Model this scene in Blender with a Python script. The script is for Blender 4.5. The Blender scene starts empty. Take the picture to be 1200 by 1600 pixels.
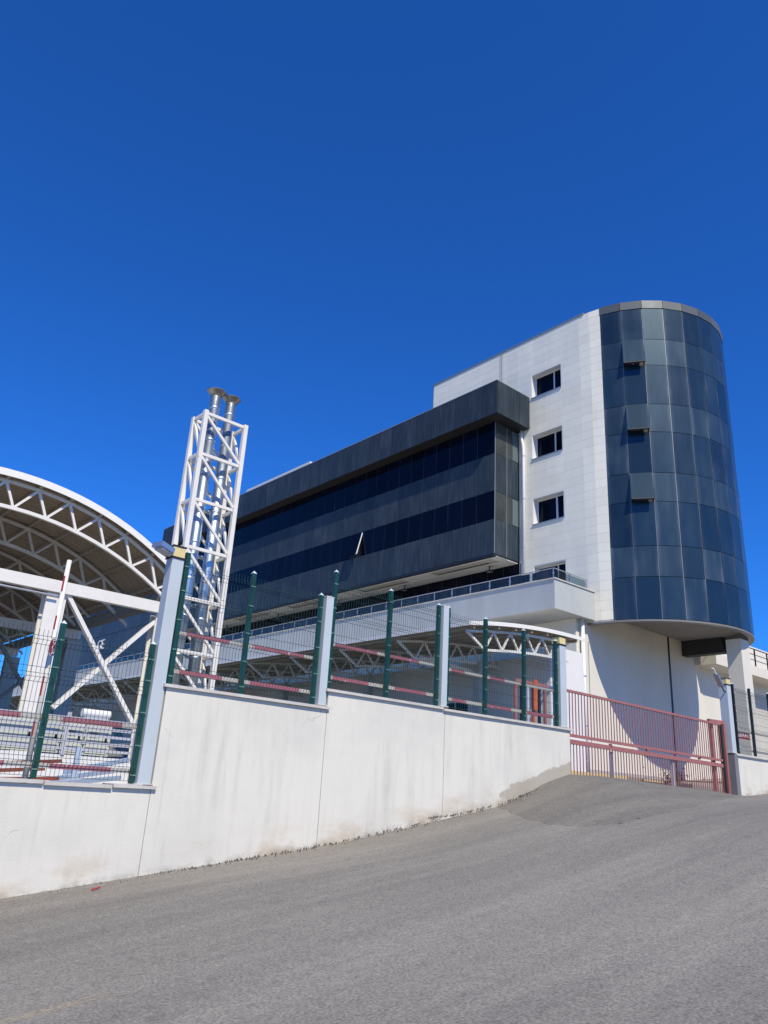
import bpy, math, random
import numpy as np
from mathutils import Vector, Matrix
random.seed(7)
S = bpy.context.scene
C = S.collection
rad = math.radians

# ------------------------------------------------------------------ camera
yaw, pitch, roll = rad(40.315), rad(20.034), rad(3.471)
fw = Vector((math.sin(yaw)*math.cos(pitch), math.cos(yaw)*math.cos(pitch), math.sin(pitch)))
rt = Vector((math.cos(yaw), -math.sin(yaw), 0)); up = rt.cross(fw)
r2 = rt*math.cos(roll)+up*math.sin(roll); u2 = -rt*math.sin(roll)+up*math.cos(roll)
cd = bpy.data.cameras.new('camera'); cam = bpy.data.objects.new('camera', cd); C.objects.link(cam)
cd.sensor_fit = 'VERTICAL'; cd.sensor_height = 36.0; cd.sensor_width = 27.0
cd.lens = 1200.15/1600*36.0; cd.clip_start = .05; cd.clip_end = 3000
m = Matrix.Identity(4)
for i in range(3): m[i][0], m[i][1], m[i][2] = r2[i], u2[i], -fw[i]
cam.matrix_world = m
S.camera = cam

# ------------------------------------------------------------------ sky, sun, exposure
SUN = Vector((0.33, 1.0, -1.18)).normalized()          # direction the light travels
elev = math.asin(-SUN.z); rot = math.atan2(-SUN.x, -SUN.y)
W = bpy.data.worlds.new('World'); S.world = W; W.use_nodes = True
nt = W.node_tree; nt.nodes.clear()
sky = nt.nodes.new('ShaderNodeTexSky'); sky.sky_type = 'NISHITA'; sky.sun_disc = False
sky.sun_elevation = elev; sky.sun_rotation = rot % (2*math.pi)
sky.altitude = 900; sky.air_density = 1.0; sky.dust_density = 0.15; sky.ozone_density = 4.5
hs = nt.nodes.new('ShaderNodeMix'); hs.data_type = 'RGBA'; hs.blend_type = 'MULTIPLY'; hs.inputs[0].default_value = 1.0; hs.inputs[7].default_value = (.20, .78, 1.66, 1)
bg = nt.nodes.new('ShaderNodeBackground'); bg.inputs[1].default_value = 0.10
wo = nt.nodes.new('ShaderNodeOutputWorld')
nt.links.new(sky.outputs[0], hs.inputs[6]); nt.links.new(hs.outputs[2], bg.inputs[0]); nt.links.new(bg.outputs[0], wo.inputs[0])
sl = bpy.data.lights.new('sun', 'SUN'); sl.energy = 4.5; sl.angle = rad(.53); sl.color = (1, .915, .735)
so = bpy.data.objects.new('sun', sl); C.objects.link(so)
so.rotation_mode = 'QUATERNION'; so.rotation_quaternion = SUN.to_track_quat('-Z', 'Y'); so.location = (-10, -40, 50)
S.render.engine = 'CYCLES'
S.view_settings.view_transform = 'Standard'; S.view_settings.look = 'None'
S.view_settings.exposure = 0.12; S.view_settings.gamma = 1.0

# ------------------------------------------------------------------ material helpers
MATS = {}
def mat(name, col, rough=.6, metal=0., spec=.5, var=0., vscale=3., stretch=(1, 1, 1), bump=0., bscale=40., rnd=0., col2=None, coords='world', patch=None):
    if name in MATS: return MATS[name]
    M = bpy.data.materials.new(name); M.use_nodes = True; MATS[name] = M
    n = M.node_tree; N = n.nodes; L = n.links; b = N['Principled BSDF']
    b.inputs['Roughness'].default_value = rough; b.inputs['Metallic'].default_value = metal
    b.inputs['Specular IOR Level'].default_value = spec
    b.inputs['Base Color'].default_value = (*col, 1)
    src = None
    if var or bump or patch:
        if coords == 'world':
            g = N.new('ShaderNodeNewGeometry'); co = g.outputs['Position']
        else:
            g = N.new('ShaderNodeTexCoord'); co = g.outputs['Object']
        mp = N.new('ShaderNodeMapping'); mp.inputs['Scale'].default_value = stretch; L.new(co, mp.inputs['Vector'])
    last = None
    if var:
        t = N.new('ShaderNodeTexNoise'); t.inputs['Scale'].default_value = vscale; t.inputs['Detail'].default_value = 7; t.inputs['Roughness'].default_value = .62
        L.new(mp.outputs[0], t.inputs['Vector'])
        r = N.new('ShaderNodeValToRGB'); r.color_ramp.elements[0].position = .3; r.color_ramp.elements[1].position = .7
        c2 = col2 or tuple(c*(1-var) for c in col)
        r.color_ramp.elements[0].color = (*c2, 1); r.color_ramp.elements[1].color = (*col, 1)
        L.new(t.outputs[0], r.inputs[0]); last = r.outputs[0]
        rr = N.new('ShaderNodeMapRange'); rr.inputs[3].default_value = min(1, rough+.12); rr.inputs[4].default_value = max(.02, rough-.08)
        L.new(t.outputs[0], rr.inputs[0]); L.new(rr.outputs[0], b.inputs['Roughness'])
    if patch:                                   # (colour, scale, threshold): rust or dirt patches
        t2 = N.new('ShaderNodeTexNoise'); t2.inputs['Scale'].default_value = patch[1]; t2.inputs['Detail'].default_value = 6
        L.new(mp.outputs[0], t2.inputs['Vector'])
        r2_ = N.new('ShaderNodeValToRGB'); r2_.color_ramp.elements[0].position = patch[2]; r2_.color_ramp.elements[1].position = patch[2]+.08
        L.new(t2.outputs[0], r2_.inputs[0])
        mx = N.new('ShaderNodeMix'); mx.data_type = 'RGBA'
        L.new(r2_.outputs[0], mx.inputs[0]); mx.inputs[7].default_value = (*patch[0], 1)
        if last is None: mx.inputs[6].default_value = (*col, 1)
        else: L.new(last, mx.inputs[6])
        last = mx.outputs[2]
    if rnd:
        oi = N.new('ShaderNodeObjectInfo'); mr = N.new('ShaderNodeMapRange'); mr.inputs[3].default_value = 1-rnd; mr.inputs[4].default_value = 1+rnd
        L.new(oi.outputs['Random'], mr.inputs[0])
        hv = N.new('ShaderNodeHueSaturation'); L.new(mr.outputs[0], hv.inputs['Value'])
        if last is None: hv.inputs['Color'].default_value = (*col, 1)
        else: L.new(last, hv.inputs['Color'])
        last = hv.outputs[0]
    if last is not None: L.new(last, b.inputs['Base Color'])
    if bump:
        tb = N.new('ShaderNodeTexNoise'); tb.inputs['Scale'].default_value = bscale; tb.inputs['Detail'].default_value = 5
        L.new(mp.outputs[0], tb.inputs['Vector'])
        bp = N.new('ShaderNodeBump'); bp.inputs['Strength'].default_value = bump; bp.inputs['Distance'].default_value = .02
        L.new(tb.outputs[0], bp.inputs['Height']); L.new(bp.outputs[0], b.inputs['Normal'])
    return M

def glass_mat(name, col, rough, dust, dustcol, edge=True, rnd=.15, spec=.6, drnd=.3, soft=False, coat=0.):
    """tinted, slightly dirty curtain-wall glass or enamelled panel; dust lies in rain streaks and along the pane's edges"""
    M = bpy.data.materials.new(name); M.use_nodes = True; MATS[name] = M
    n = M.node_tree; N = n.nodes; L = n.links; b = N['Principled BSDF']
    b.inputs['Specular IOR Level'].default_value = spec
    b.inputs['Specular Tint'].default_value = (.48, .76, 1, 1) if coat else (1, 1, 1, 1)
    b.inputs['Coat Weight'].default_value = coat; b.inputs['Coat Roughness'].default_value = .05
    g = N.new('ShaderNodeTexCoord'); oi = N.new('ShaderNodeObjectInfo')
    add = N.new('ShaderNodeVectorMath'); add.operation = 'ADD'
    sc = N.new('ShaderNodeVectorMath'); sc.operation = 'SCALE'; sc.inputs['Scale'].default_value = 37.
    cmb = N.new('ShaderNodeCombineXYZ'); L.new(oi.outputs['Random'], cmb.inputs[0]); L.new(oi.outputs['Random'], cmb.inputs[2])
    L.new(cmb.outputs[0], sc.inputs[0]); L.new(g.outputs['Object'], add.inputs[0]); L.new(sc.outputs[0], add.inputs[1])
    mp = N.new('ShaderNodeMapping'); mp.inputs['Scale'].default_value = (2.2, 2.2, .45) if soft else (9, 9, .7); L.new(add.outputs[0], mp.inputs['Vector'])
    t = N.new('ShaderNodeTexNoise'); t.inputs['Scale'].default_value = 1.0; t.inputs['Detail'].default_value = 6; L.new(mp.outputs[0], t.inputs['Vector'])
    r = N.new('ShaderNodeMapRange'); r.inputs[1].default_value = .42; r.inputs[2].default_value = .8; r.inputs[3].default_value = .25; r.inputs[4].default_value = 1.
    L.new(t.outputs[0], r.inputs[0])
    t3 = N.new('ShaderNodeTexNoise'); t3.inputs['Scale'].default_value = .8; t3.inputs['Detail'].default_value = 2; L.new(add.outputs[0], t3.inputs['Vector'])
    mul = N.new('ShaderNodeMath'); mul.operation = 'MULTIPLY'; L.new(r.outputs[0], mul.inputs[0]); L.new(t3.outputs[0], mul.inputs[1])
    fac = mul.outputs[0]
    if edge:
        sx = N.new('ShaderNodeSeparateXYZ'); L.new(g.outputs['Generated'], sx.inputs[0])
        a1 = N.new('ShaderNodeMath'); a1.operation = 'SUBTRACT'; a1.inputs[1].default_value = .5; L.new(sx.outputs[0], a1.inputs[0])
        a2 = N.new('ShaderNodeMath'); a2.operation = 'ABSOLUTE'; L.new(a1.outputs[0], a2.inputs[0])
        a3 = N.new('ShaderNodeMapRange'); a3.inputs[1].default_value = .36; a3.inputs[2].default_value = .5; a3.inputs[3].default_value = .55; a3.inputs[4].default_value = 1.7
        L.new(a2.outputs[0], a3.inputs[0])
        a4 = N.new('ShaderNodeMath'); a4.operation = 'MULTIPLY'; L.new(fac, a4.inputs[0]); L.new(a3.outputs[0], a4.inputs[1]); fac = a4.outputs[0]
    w1 = N.new('ShaderNodeTexWhiteNoise'); w1.noise_dimensions = '1D'; L.new(oi.outputs['Random'], w1.inputs['W'])
    dr = N.new('ShaderNodeMapRange'); dr.inputs[3].default_value = dust*(1-drnd); dr.inputs[4].default_value = dust*(1+drnd); L.new(w1.outputs['Value'], dr.inputs[0])
    am = N.new('ShaderNodeMath'); am.operation = 'MULTIPLY'; am.use_clamp = True; L.new(fac, am.inputs[0]); L.new(dr.outputs[0], am.inputs[1])
    hv = N.new('ShaderNodeHueSaturation'); hv.inputs['Color'].default_value = (*col, 1)
    mr = N.new('ShaderNodeMapRange'); mr.inputs[3].default_value = 1-rnd; mr.inputs[4].default_value = 1+rnd; L.new(oi.outputs['Random'], mr.inputs[0]); L.new(mr.outputs[0], hv.inputs['Value'])
    mx = N.new('ShaderNodeMix'); mx.data_type = 'RGBA'; L.new(am.outputs[0], mx.inputs[0]); L.new(hv.outputs[0], mx.inputs[6]); mx.inputs[7].default_value = (*dustcol, 1)
    L.new(mx.outputs[2], b.inputs['Base Color'])
    ro = N.new('ShaderNodeMath'); ro.operation = 'MULTIPLY_ADD'; ro.inputs[1].default_value = .12 if coat else .5; ro.inputs[2].default_value = rough; L.new(am.outputs[0], ro.inputs[0])
    L.new(ro.outputs[0], b.inputs['Roughness'])
    return M

def thin_glass(name, tint, f):
    M = bpy.data.materials.new(name); M.use_nodes = True; MATS[name] = M
    N = M.node_tree.nodes; L = M.node_tree.links; b = N['Principled BSDF']
    b.inputs['Base Color'].default_value = (*tint, 1); b.inputs['Roughness'].default_value = .04
    tr = N.new('ShaderNodeBsdfTransparent'); tr.inputs[0].default_value = (.62, .7, .72, 1)
    mx = N.new('ShaderNodeMixShader'); mx.inputs[0].default_value = f
    L.new(tr.outputs[0], mx.inputs[1]); L.new(b.outputs[0], mx.inputs[2]); L.new(mx.outputs[0], N['Material Output'].inputs[0])
    return M

M_tile = mat('white_cladding', (.95, .89, .72), .38, var=.10, vscale=1.2, stretch=(1, 1, .25), rnd=.035)
M_joint = mat('cladding_joint', (.74, .70, .62), .8)
M_plaster = mat('white_plaster', (.72, .71, .69), .85, var=.10, vscale=.9, stretch=(1, 1, .4), bump=.12, bscale=30)
M_ground_wall = mat('ground_floor_plaster', (.69, .65, .56), .85, var=.10, vscale=.7, stretch=(1, 1, .35), bump=.12, bscale=25)
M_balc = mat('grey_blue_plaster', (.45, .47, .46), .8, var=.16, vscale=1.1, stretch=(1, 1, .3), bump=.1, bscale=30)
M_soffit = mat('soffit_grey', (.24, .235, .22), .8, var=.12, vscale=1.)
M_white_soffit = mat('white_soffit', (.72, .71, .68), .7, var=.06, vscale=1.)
M_blackwin = glass_mat('dark_window_glass', (.002, .003, .010), .04, .03, (.16, .17, .19), rnd=.3, spec=.12)
M_slate = glass_mat('slate_cladding', (.018, .029, .040), .42, .34, (.25, .28, .32), edge=False, rnd=.12, spec=.16)
M_tower_glass = glass_mat('tower_vision_glass', (.007, .019, .031), .31, .34, (.25, .31, .34), rnd=.35, spec=.45, drnd=.85, soft=True, coat=.30)
M_tower_span = glass_mat('tower_spandrel_glass', (.014, .029, .040), .33, .40, (.25, .31, .34), rnd=.25, spec=.5, drnd=.7, soft=True, coat=.25)
M_core = mat('curtain_wall_backing', (.012, .014, .018), .6)
M_mull = mat('aluminium_mullion', (.30, .31, .32), .5, metal=.3)
M_mull2 = mat('facade_joint_strip', (.13, .14, .15), .5)
M_alu = mat('brushed_aluminium', (.60, .61, .62), .35, metal=.85, var=.12, vscale=6)
M_cap = mat('parapet_metal', (.11, .12, .125), .5, metal=.2, var=.15, vscale=2, rnd=.22)
M_dark = mat('black_metal', (.012, .012, .014), .5)
M_frame = mat('window_frame_white', (.74, .74, .73), .4)
M_room = mat('room_paint', (.5, .49, .46), .8)
M_clear = thin_glass('clear_window_glass', (.10, .11, .11), .45)
M_railglass = glass_mat('railing_glass', (.006, .016, .032), .08, .15, (.3, .35, .4), rnd=.2, spec=.2)
M_white_steel = mat('white_painted_steel', (.76, .72, .64), .42, var=.09, vscale=5, patch=((.38, .30, .22), 3.2, .70))
M_roofsheet = mat('roof_sheet_beige', (.36, .285, .20), .55, var=.12, vscale=2)
M_roofedge = mat('roof_edge_white', (.80, .77, .69), .45, var=.06, vscale=4)
M_flue = mat('stainless_flue', (.46, .54, .62), .40, metal=1., var=.10, vscale=2.2, stretch=(1, 1, .3))
M_flue2 = mat('flue_cap_metal', (.42, .38, .33), .35, metal=.9, var=.4, vscale=9)
M_pillar = mat('pillar_blue_grey', (.48, .53, .55), .5, var=.10, vscale=4, stretch=(1, 1, .4), patch=((.30, .20, .13), 7., .735))
M_green = mat('fence_green', (.006, .060, .042), .38, var=.25, vscale=8)
M_wire = mat('fence_wire_green', (.012, .050, .040), .5)
M_wirecap = mat('post_cap_pale', (.55, .66, .63), .35)
M_clip = mat('fence_clip', (.12, .24, .20), .4)
M_red = mat('rail_red', (.36, .125, .155), .55, var=.25, vscale=7, patch=((.47, .36, .36), 11., .62))
M_railwhite = mat('rail_white', (.47, .45, .41), .55, var=.15, vscale=9, patch=((.42, .26, .10), 8., .70))
M_gate = mat('gate_faded_red', (.37, .14, .125), .55, var=.22, vscale=6, patch=((.30, .15, .07), 4., .64))
M_rust = mat('gate_rust', (.36, .19, .09), .75, var=.4, vscale=9)
M_lamp = mat('lamp_diffuser', (.78, .62, .27), .3, var=.2, vscale=12)
M_coping = mat('concrete_coping', (.58, .55, .50), .85, var=.22, vscale=4, bump=.2, bscale=50)
M_conc = mat('concrete', (.42, .41, .39), .9, var=.2, vscale=2, bump=.2, bscale=40)
M_shadegrey = mat('pier_end_shade_grey', (.20, .205, .21), .8, var=.2, vscale=3)  # shade on the white wall's end face put into its grey
M_yellow = mat('kerb_yellow', (.62, .44, .08), .7, var=.35, vscale=8, col2=(.45, .40, .30))
M_orange = mat('orange_paint', (.60, .13, .04), .5, var=.25, vscale=7)
M_lightblue = mat('steel_profile_blue', (.42, .52, .68), .5, var=.15, vscale=6)
M_redbar = mat('primer_red', (.30, .085, .055), .65, var=.3, vscale=7)
M_cab = mat('cabinet_grey_green', (.52, .55, .51), .5, var=.08, vscale=5, rnd=.1)
M_lav = mat('guard_rail_grey', (.50, .50, .55), .45, var=.1, vscale=6)
M_signred = mat('sign_red', (.42, .035, .04), .4, var=.12, vscale=15)
M_signwhite = mat('sign_white', (.78, .78, .76), .4)
M_bluewall = glass_mat('blue_grey_cladding', (.028, .042, .060), .35, .2, (.3, .33, .36), rnd=.15, spec=.12)
M_plinth = mat('white_plinth', (.76, .75, .73), .7, var=.1, vscale=3)
M_stone = mat('loose_stone', (.09, .085, .08), .95, var=.5, vscale=20)

# ------------------------------------------------------------------ mesh helpers
class MB:
    def __init__(s): s.v = []; s.f = []; s.mi = []
    def add(s, vs, fs, mi=0):
        o = len(s.v); s.v += [tuple(v) for v in vs]; s.f += [tuple(i+o for i in f) for f in fs]; s.mi += [mi]*len(fs); return s
    def box(s, x0, x1, y0, y1, z0, z1, mi=0):
        return s.add([(x0, y0, z0), (x1, y0, z0), (x1, y1, z0), (x0, y1, z0), (x0, y0, z1), (x1, y0, z1), (x1, y1, z1), (x0, y1, z1)],
                     [(0, 3, 2, 1), (4, 5, 6, 7), (0, 1, 5, 4), (1, 2, 6, 5), (2, 3, 7, 6), (3, 0, 4, 7)], mi)
    def bar(s, a, b, w, h, upv=(0, 0, 1), mi=0):
        a = Vector(a); b = Vector(b); d = (b-a).normalized(); u = Vector(upv)
        if abs(d.dot(u)) > .98: u = Vector((0, 1, 0))
        sd = d.cross(u).normalized(); u = sd.cross(d).normalized()
        vs = []
        for p in (a, b):
            for (i, j) in ((-1, -1), (1, -1), (1, 1), (-1, 1)): vs.append(p+sd*(w/2*i)+u*(h/2*j))
        return s.add(vs, [(3, 2, 1, 0), (4, 5, 6, 7), (0, 1, 5, 4), (1, 2, 6, 5), (2, 3, 7, 6), (3, 0, 4, 7)], mi)
    def tube(s, pts, r, n=12, mi=0, cap=True):
        pts = [Vector(p) for p in pts]; k = len(pts); rs = r if isinstance(r, (list, tuple)) else [r]*k
        vs = []
        for i, p in enumerate(pts):
            d = (pts[min(i+1, k-1)]-pts[max(i-1, 0)]).normalized()
            u = Vector((0, 0, 1)) if abs(d.z) < .9 else Vector((1, 0, 0))
            sd = d.cross(u).normalized(); w = sd.cross(d).normalized()
            for j in range(n):
                a = 2*math.pi*j/n; vs.append(p+sd*(rs[i]*math.cos(a))+w*(rs[i]*math.sin(a)))
        fs = []
        for i in range(k-1):
            for j in range(n): fs.append((i*n+j, i*n+(j+1) % n, (i+1)*n+(j+1) % n, (i+1)*n+j))
        if cap: fs += [tuple(reversed(range(n))), tuple(range((k-1)*n, k*n))]
        return s.add(vs, fs, mi)
    def lathe(s, prof, c, n=24, mi=0, a0=0, a1=2*math.pi, cap=False):
        full = abs(a1-a0-2*math.pi) < 1e-6; m_ = n if full else n+1; vs = []
        for (r, z) in prof:
            for j in range(m_):
                a = a0+(a1-a0)*j/n; vs.append((c[0]+r*math.cos(a), c[1]+r*math.sin(a), z))
        fs = []
        for i in range(len(prof)-1):
            for j in range(n):
                j2 = (j+1) % m_; fs.append((i*m_+j, i*m_+j2, (i+1)*m_+j2, (i+1)*m_+j))
        return s.add(vs, fs, mi)
    def mesh(s, name, mats, smooth=False):
        me = bpy.data.meshes.new(name); me.from_pydata(s.v, [], s.f)
        for q in (mats if isinstance(mats, (list, tuple)) else [mats]): me.materials.append(q)
        me.polygons.foreach_set('material_index', s.mi)
        if smooth: me.polygons.foreach_set('use_smooth', [True]*len(me.polygons))
        me.update(); return me
    def build(s, name, mats, parent=None, smooth=False):
        return link(name, s.mesh(name, mats, smooth), parent)
def link(name, me, parent=None):
    o = bpy.data.objects.new(name, me); C.objects.link(o)
    if parent is not None:
        o.parent = parent
        if parent.name in o_loc: o.matrix_parent_inverse = Matrix.Translation(-o_loc[parent.name])   # parts carry world coordinates
    return o
o_loc = {}
def tag(o, label, cat, group=None, kind=None):
    o['label'] = label; o['category'] = cat
    if group: o['group'] = group
    if kind: o['kind'] = kind
    return o
def thing(name, label, cat, loc, group=None):
    o = bpy.data.objects.new(name, None); C.objects.link(o); o.location = loc; o.empty_display_size = .3
    o_loc[o.name] = Vector(loc)
    return tag(o, label, cat, group)
def B(*a): return MB().box(*a)
def structure(o): o['kind'] = 'structure'; return o
def text_mesh(txt, size, name, M, extrude=.003):
    cu = bpy.data.curves.new('lettering', 'FONT'); cu.body = txt; cu.size = size; cu.extrude = extrude; cu.align_x = 'CENTER'; cu.align_y = 'CENTER'
    ob = bpy.data.objects.new('lettering', cu); C.objects.link(ob)
    dg = bpy.context.evaluated_depsgraph_get(); me = bpy.data.meshes.new_from_object(ob.evaluated_get(dg))
    bpy.data.objects.remove(ob); bpy.data.curves.remove(cu)
    me.materials.clear(); me.materials.append(M); me.name = name
    return me

# ------------------------------------------------------------------ ground, road, apron, yard
_px = [-400, -60, -20, 0, 3, 7.4, 11.5, 14, 17, 20.5, 22, 30, 60, 400]
_pz = [-9, -8.0, -4.4, -1.70, -1.32, -.74, -.04, .18, .34, .44, .58, 1.25, 3.6, 8]
_gx = np.arange(-400, 400.01, .1); _gz = np.interp(_gx, _px, _pz); _k = np.exp(-np.linspace(-2, 2, 21)**2); _k /= _k.sum()
_gz = np.convolve(np.pad(_gz, 10, 'edge'), _k, 'valid')
def road_z(x): return float(np.interp(x, _gx, _gz))
def grid(name, xs, ys, fz, M, parent=None, smooth=True):
    mb = MB(); nx, ny = len(xs), len(ys)
    vs = [(x, y, fz(x, y)) for y in ys for x in xs]
    fs = [(j*nx+i, j*nx+i+1, (j+1)*nx+i+1, (j+1)*nx+i) for j in range(ny-1) for i in range(nx-1)]
    mb.add(vs, fs); return mb.build(name, M, parent, smooth)
def asphalt(name, base, tone):
    M = bpy.data.materials.new(name); M.use_nodes = True; n = M.node_tree; N = n.nodes; L = n.links; b = N['Principled BSDF']
    g = N.new('ShaderNodeNewGeometry'); b.inputs['Roughness'].default_value = .9; b.inputs['Specular IOR Level'].default_value = .3
    def noise(scale, st=(1, 1, 1), det=6, ro=.6):
        mp = N.new('ShaderNodeMapping'); mp.inputs['Scale'].default_value = st; L.new(g.outputs['Position'], mp.inputs['Vector'])
        t = N.new('ShaderNodeTexNoise'); t.inputs['Scale'].default_value = scale; t.inputs['Detail'].default_value = det; t.inputs['Roughness'].default_value = ro
        L.new(mp.outputs[0], t.inputs['Vector']); return t.outputs[0], mp
    def ramp(src, p0, c0, p1, c1):
        r = N.new('ShaderNodeValToRGB'); e = r.color_ramp.elements; e[0].position = p0; e[1].position = p1; e[0].color = (*c0, 1); e[1].color = (*c1, 1)
        L.new(src, r.inputs[0]); return r.outputs[0]
    def mult(a, c, f=1.):
        mx = N.new('ShaderNodeMix'); mx.data_type = 'RGBA'; mx.blend_type = 'MULTIPLY'; mx.inputs[0].default_value = f; L.new(a, mx.inputs[6]); L.new(c, mx.inputs[7]); return mx.outputs[2]
    big, _ = noise(.55, (.35, 1.1, 1), 5)
    c = ramp(big, .3, tuple(q*.86 for q in base), .72, tuple(q*1.10 for q in base))
    track, _ = noise(1.0, (.08, 1.6, .08), 4)
    c = mult(c, ramp(track, .32, (.83, .83, .84), .68, (1.09, 1.085, 1.07)))
    fine, _ = noise(1.0, (.22, 7., .22), 5)
    c = mult(c, ramp(fine, .35, (.95, .95, .95), .7, (1.04, 1.04, 1.03)))
    oil, _ = noise(1.6, (.7, 1.2, 1), 6, .7)
    c = mult(c, ramp(oil, .62, (1, 1, 1), .72, (.80, .79, .78)))
    mid, _ = noise(9, (1, 1, 1), 5)
    c = mult(c, ramp(mid, .3, (.90, .90, .90), .7, (1.07, 1.07, 1.06)))
    grain, _ = noise(46, (1, 1, 1), 4, .75)
    c = mult(c, ramp(grain, .35, (.58, .58, .585), .65, (1.36, 1.35, 1.32)))
    v = N.new('ShaderNodeTexVoronoi'); v.inputs['Scale'].default_value = 46; L.new(g.outputs['Position'], v.inputs['Vector'])
    sp = ramp(v.outputs['Distance'], .05, (1, 1, 1), .13, (0, 0, 0))
    w = N.new('ShaderNodeTexWhiteNoise'); L.new(v.outputs['Position'], w.inputs['Vector'])
    gt = N.new('ShaderNodeMath'); gt.operation = 'GREATER_THAN'; gt.inputs[1].default_value = .86; L.new(w.outputs['Value'], gt.inputs[0])
    fm = N.new('ShaderNodeMath'); fm.operation = 'MULTIPLY'; L.new(sp, fm.inputs[0]); L.new(gt.outputs[0], fm.inputs[1])
    mx = N.new('ShaderNodeMix'); mx.data_type = 'RGBA'; L.new(fm.outputs[0], mx.inputs[0]); L.new(c, mx.inputs[6]); mx.inputs[7].default_value = (.42, .40, .36, 1)
    # reddish soil smears near the wall
    so_, _ = noise(.8, (.5, 1.6, 1), 6); sep = N.new('ShaderNodeSeparateXYZ'); L.new(g.outputs['Position'], sep.inputs[0])
    mr = N.new('ShaderNodeMapRange'); mr.inputs[1].default_value = 7.6; mr.inputs[2].default_value = 9.6; L.new(sep.outputs[1], mr.inputs[0])
    so2 = N.new('ShaderNodeMapRange'); so2.inputs[1].default_value = .45; so2.inputs[2].default_value = .75; so2.inputs[4].default_value = .55; L.new(so_, so2.inputs[0])
    sm = N.new('ShaderNodeMath'); sm.operation = 'MULTIPLY'; L.new(mr.outputs[0], sm.inputs[0]); L.new(so2.outputs[0], sm.inputs[1])
    mx2 = N.new('ShaderNodeMix'); mx2.data_type = 'RGBA'; L.new(sm.outputs[0], mx2.inputs[0]); L.new(mx.outputs[2], mx2.inputs[6]); mx2.inputs[7].default_value = tone
    L.new(mx2.outputs[2], b.inputs['Base Color'])
    ad = N.new('ShaderNodeMath'); ad.operation = 'ADD'; L.new(grain, ad.inputs[0]); L.new(mid, ad.inputs[1])
    bp = N.new('ShaderNodeBump'); bp.inputs['Strength'].default_value = .45; bp.inputs['Distance'].default_value = .012; L.new(ad.outputs[0], bp.inputs['Height']); L.new(bp.outputs[0], b.inputs['Normal'])
    return M
M_asph = asphalt('asphalt_worn', (.250, .237, .211), (.17, .125, .105, 1))
M_asph2 = asphalt('asphalt_patch', (.200, .189, .168), (.12, .10, .09, 1))
M_soil = mat('dry_soil', (.36, .31, .245), .95, var=.35, vscale=.3, bump=.3, bscale=5)
M_yardfloor = mat('yard_concrete', (.22, .21, .19), .9, var=.25, vscale=.8, bump=.15, bscale=20)

xs = [-400, -250, -150, -80, -40, -20, -10, 0, 10, 20, 30, 45, 60, 100, 200, 400]
structure(grid('ground', xs, [-400, -200, -80, -30, 0, 20, 60, 120, 250, 400], lambda x, y: road_z(x)-.35, M_soil))
structure(grid('road', list(np.arange(-30, 60.1, .5)), [-9, -6, -3, -1, 0, 1, 2, 3, 4, 5, 6, 7, 8, 9, 9.62], lambda x, y: road_z(x)+.02*math.sin(x*.5+y*.7), M_asph))
_gxx = [9.2, 10, 11.2, 12.4, 13.2, 14, 16, 20, 20.4]; _gzz = [-.36, -.28, -.06, .28, .49, .51, .45, .43, .42]
_poly = [(11.15, 9.75), (10.85, 9.1), (10.35, 8.4), (10.02, 7.6), (10.05, 7.0), (10.5, 6.65), (11.6, 6.62), (13.2, 6.9), (14.9, 7.3), (16.6, 7.85), (18.4, 8.5), (20.1, 9.3), (20.35, 9.75)]
_pp = np.array(_poly)
def edge_dist(x, y):
    inside = False; d = 9e9; n_ = len(_pp)
    for k in range(n_):
        (ax, ay), (bx_, by_) = _pp[k], _pp[(k+1) % n_]
        if (ay > y) != (by_ > y) and x < (bx_-ax)*(y-ay)/(by_-ay)+ax: inside = not inside
        if k < n_-1:
            t = max(0, min(1, ((x-ax)*(bx_-ax)+(y-ay)*(by_-ay))/((bx_-ax)**2+(by_-ay)**2)))
            d = min(d, math.hypot(x-ax-t*(bx_-ax), y-ay-t*(by_-ay)))
    return d if inside else -d
def s01(t): t = max(0., min(1., t)); return t*t*(3-2*t)
mb = MB(); st_ = .07; nx = int((20.4-9.9)/st_); nyy = int((9.75-6.5)/st_)+1; vs = []; ins = []
for j in range(nyy+1):
    y = 9.75-st_*(nyy-j)
    for i in range(nx+1):
        x = 9.9+st_*i; d = edge_dist(x, y)+.03*math.sin(x*9+y*5)+.02*math.sin(x*23-y*17)
        r = road_z(x)+.02*math.sin(x*.5+y*.7); g_ = float(np.interp(x, _gxx, _gzz))
        h = r+.010+.085*s01(d/.9)+max(0, g_-r-.04)*s01(d/1.5)*s01((y-6.4)/3.3)
        ins.append(d > 0); vs.append((x, y, h if d > .03 else r-.004))
fs = []
for j in range(nyy):
    for i in range(nx):
        q = (j*(nx+1)+i, j*(nx+1)+i+1, (j+1)*(nx+1)+i+1, (j+1)*(nx+1)+i)
        if sum(ins[k] for k in q) >= 2: fs.append(q)
mb.add(vs, fs)
structure(mb.build('driveway_apron', M_asph2, None, True))
def yard_z(x, y):
    s = min(1, max(0, (x-6)/7)); s = s*s*(3-2*s)
    far = min(1, max(0, (y-9.7)/8.8))
    return (-.30)*(1-s)+(.42+.78*far)*s
structure(grid('yard', list(np.arange(-30, 70.1, 2)), [9.7, 11, 12.5, 14, 16, 18.5, 25, 40, 70, 110], yard_z, M_yardfloor))

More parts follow.
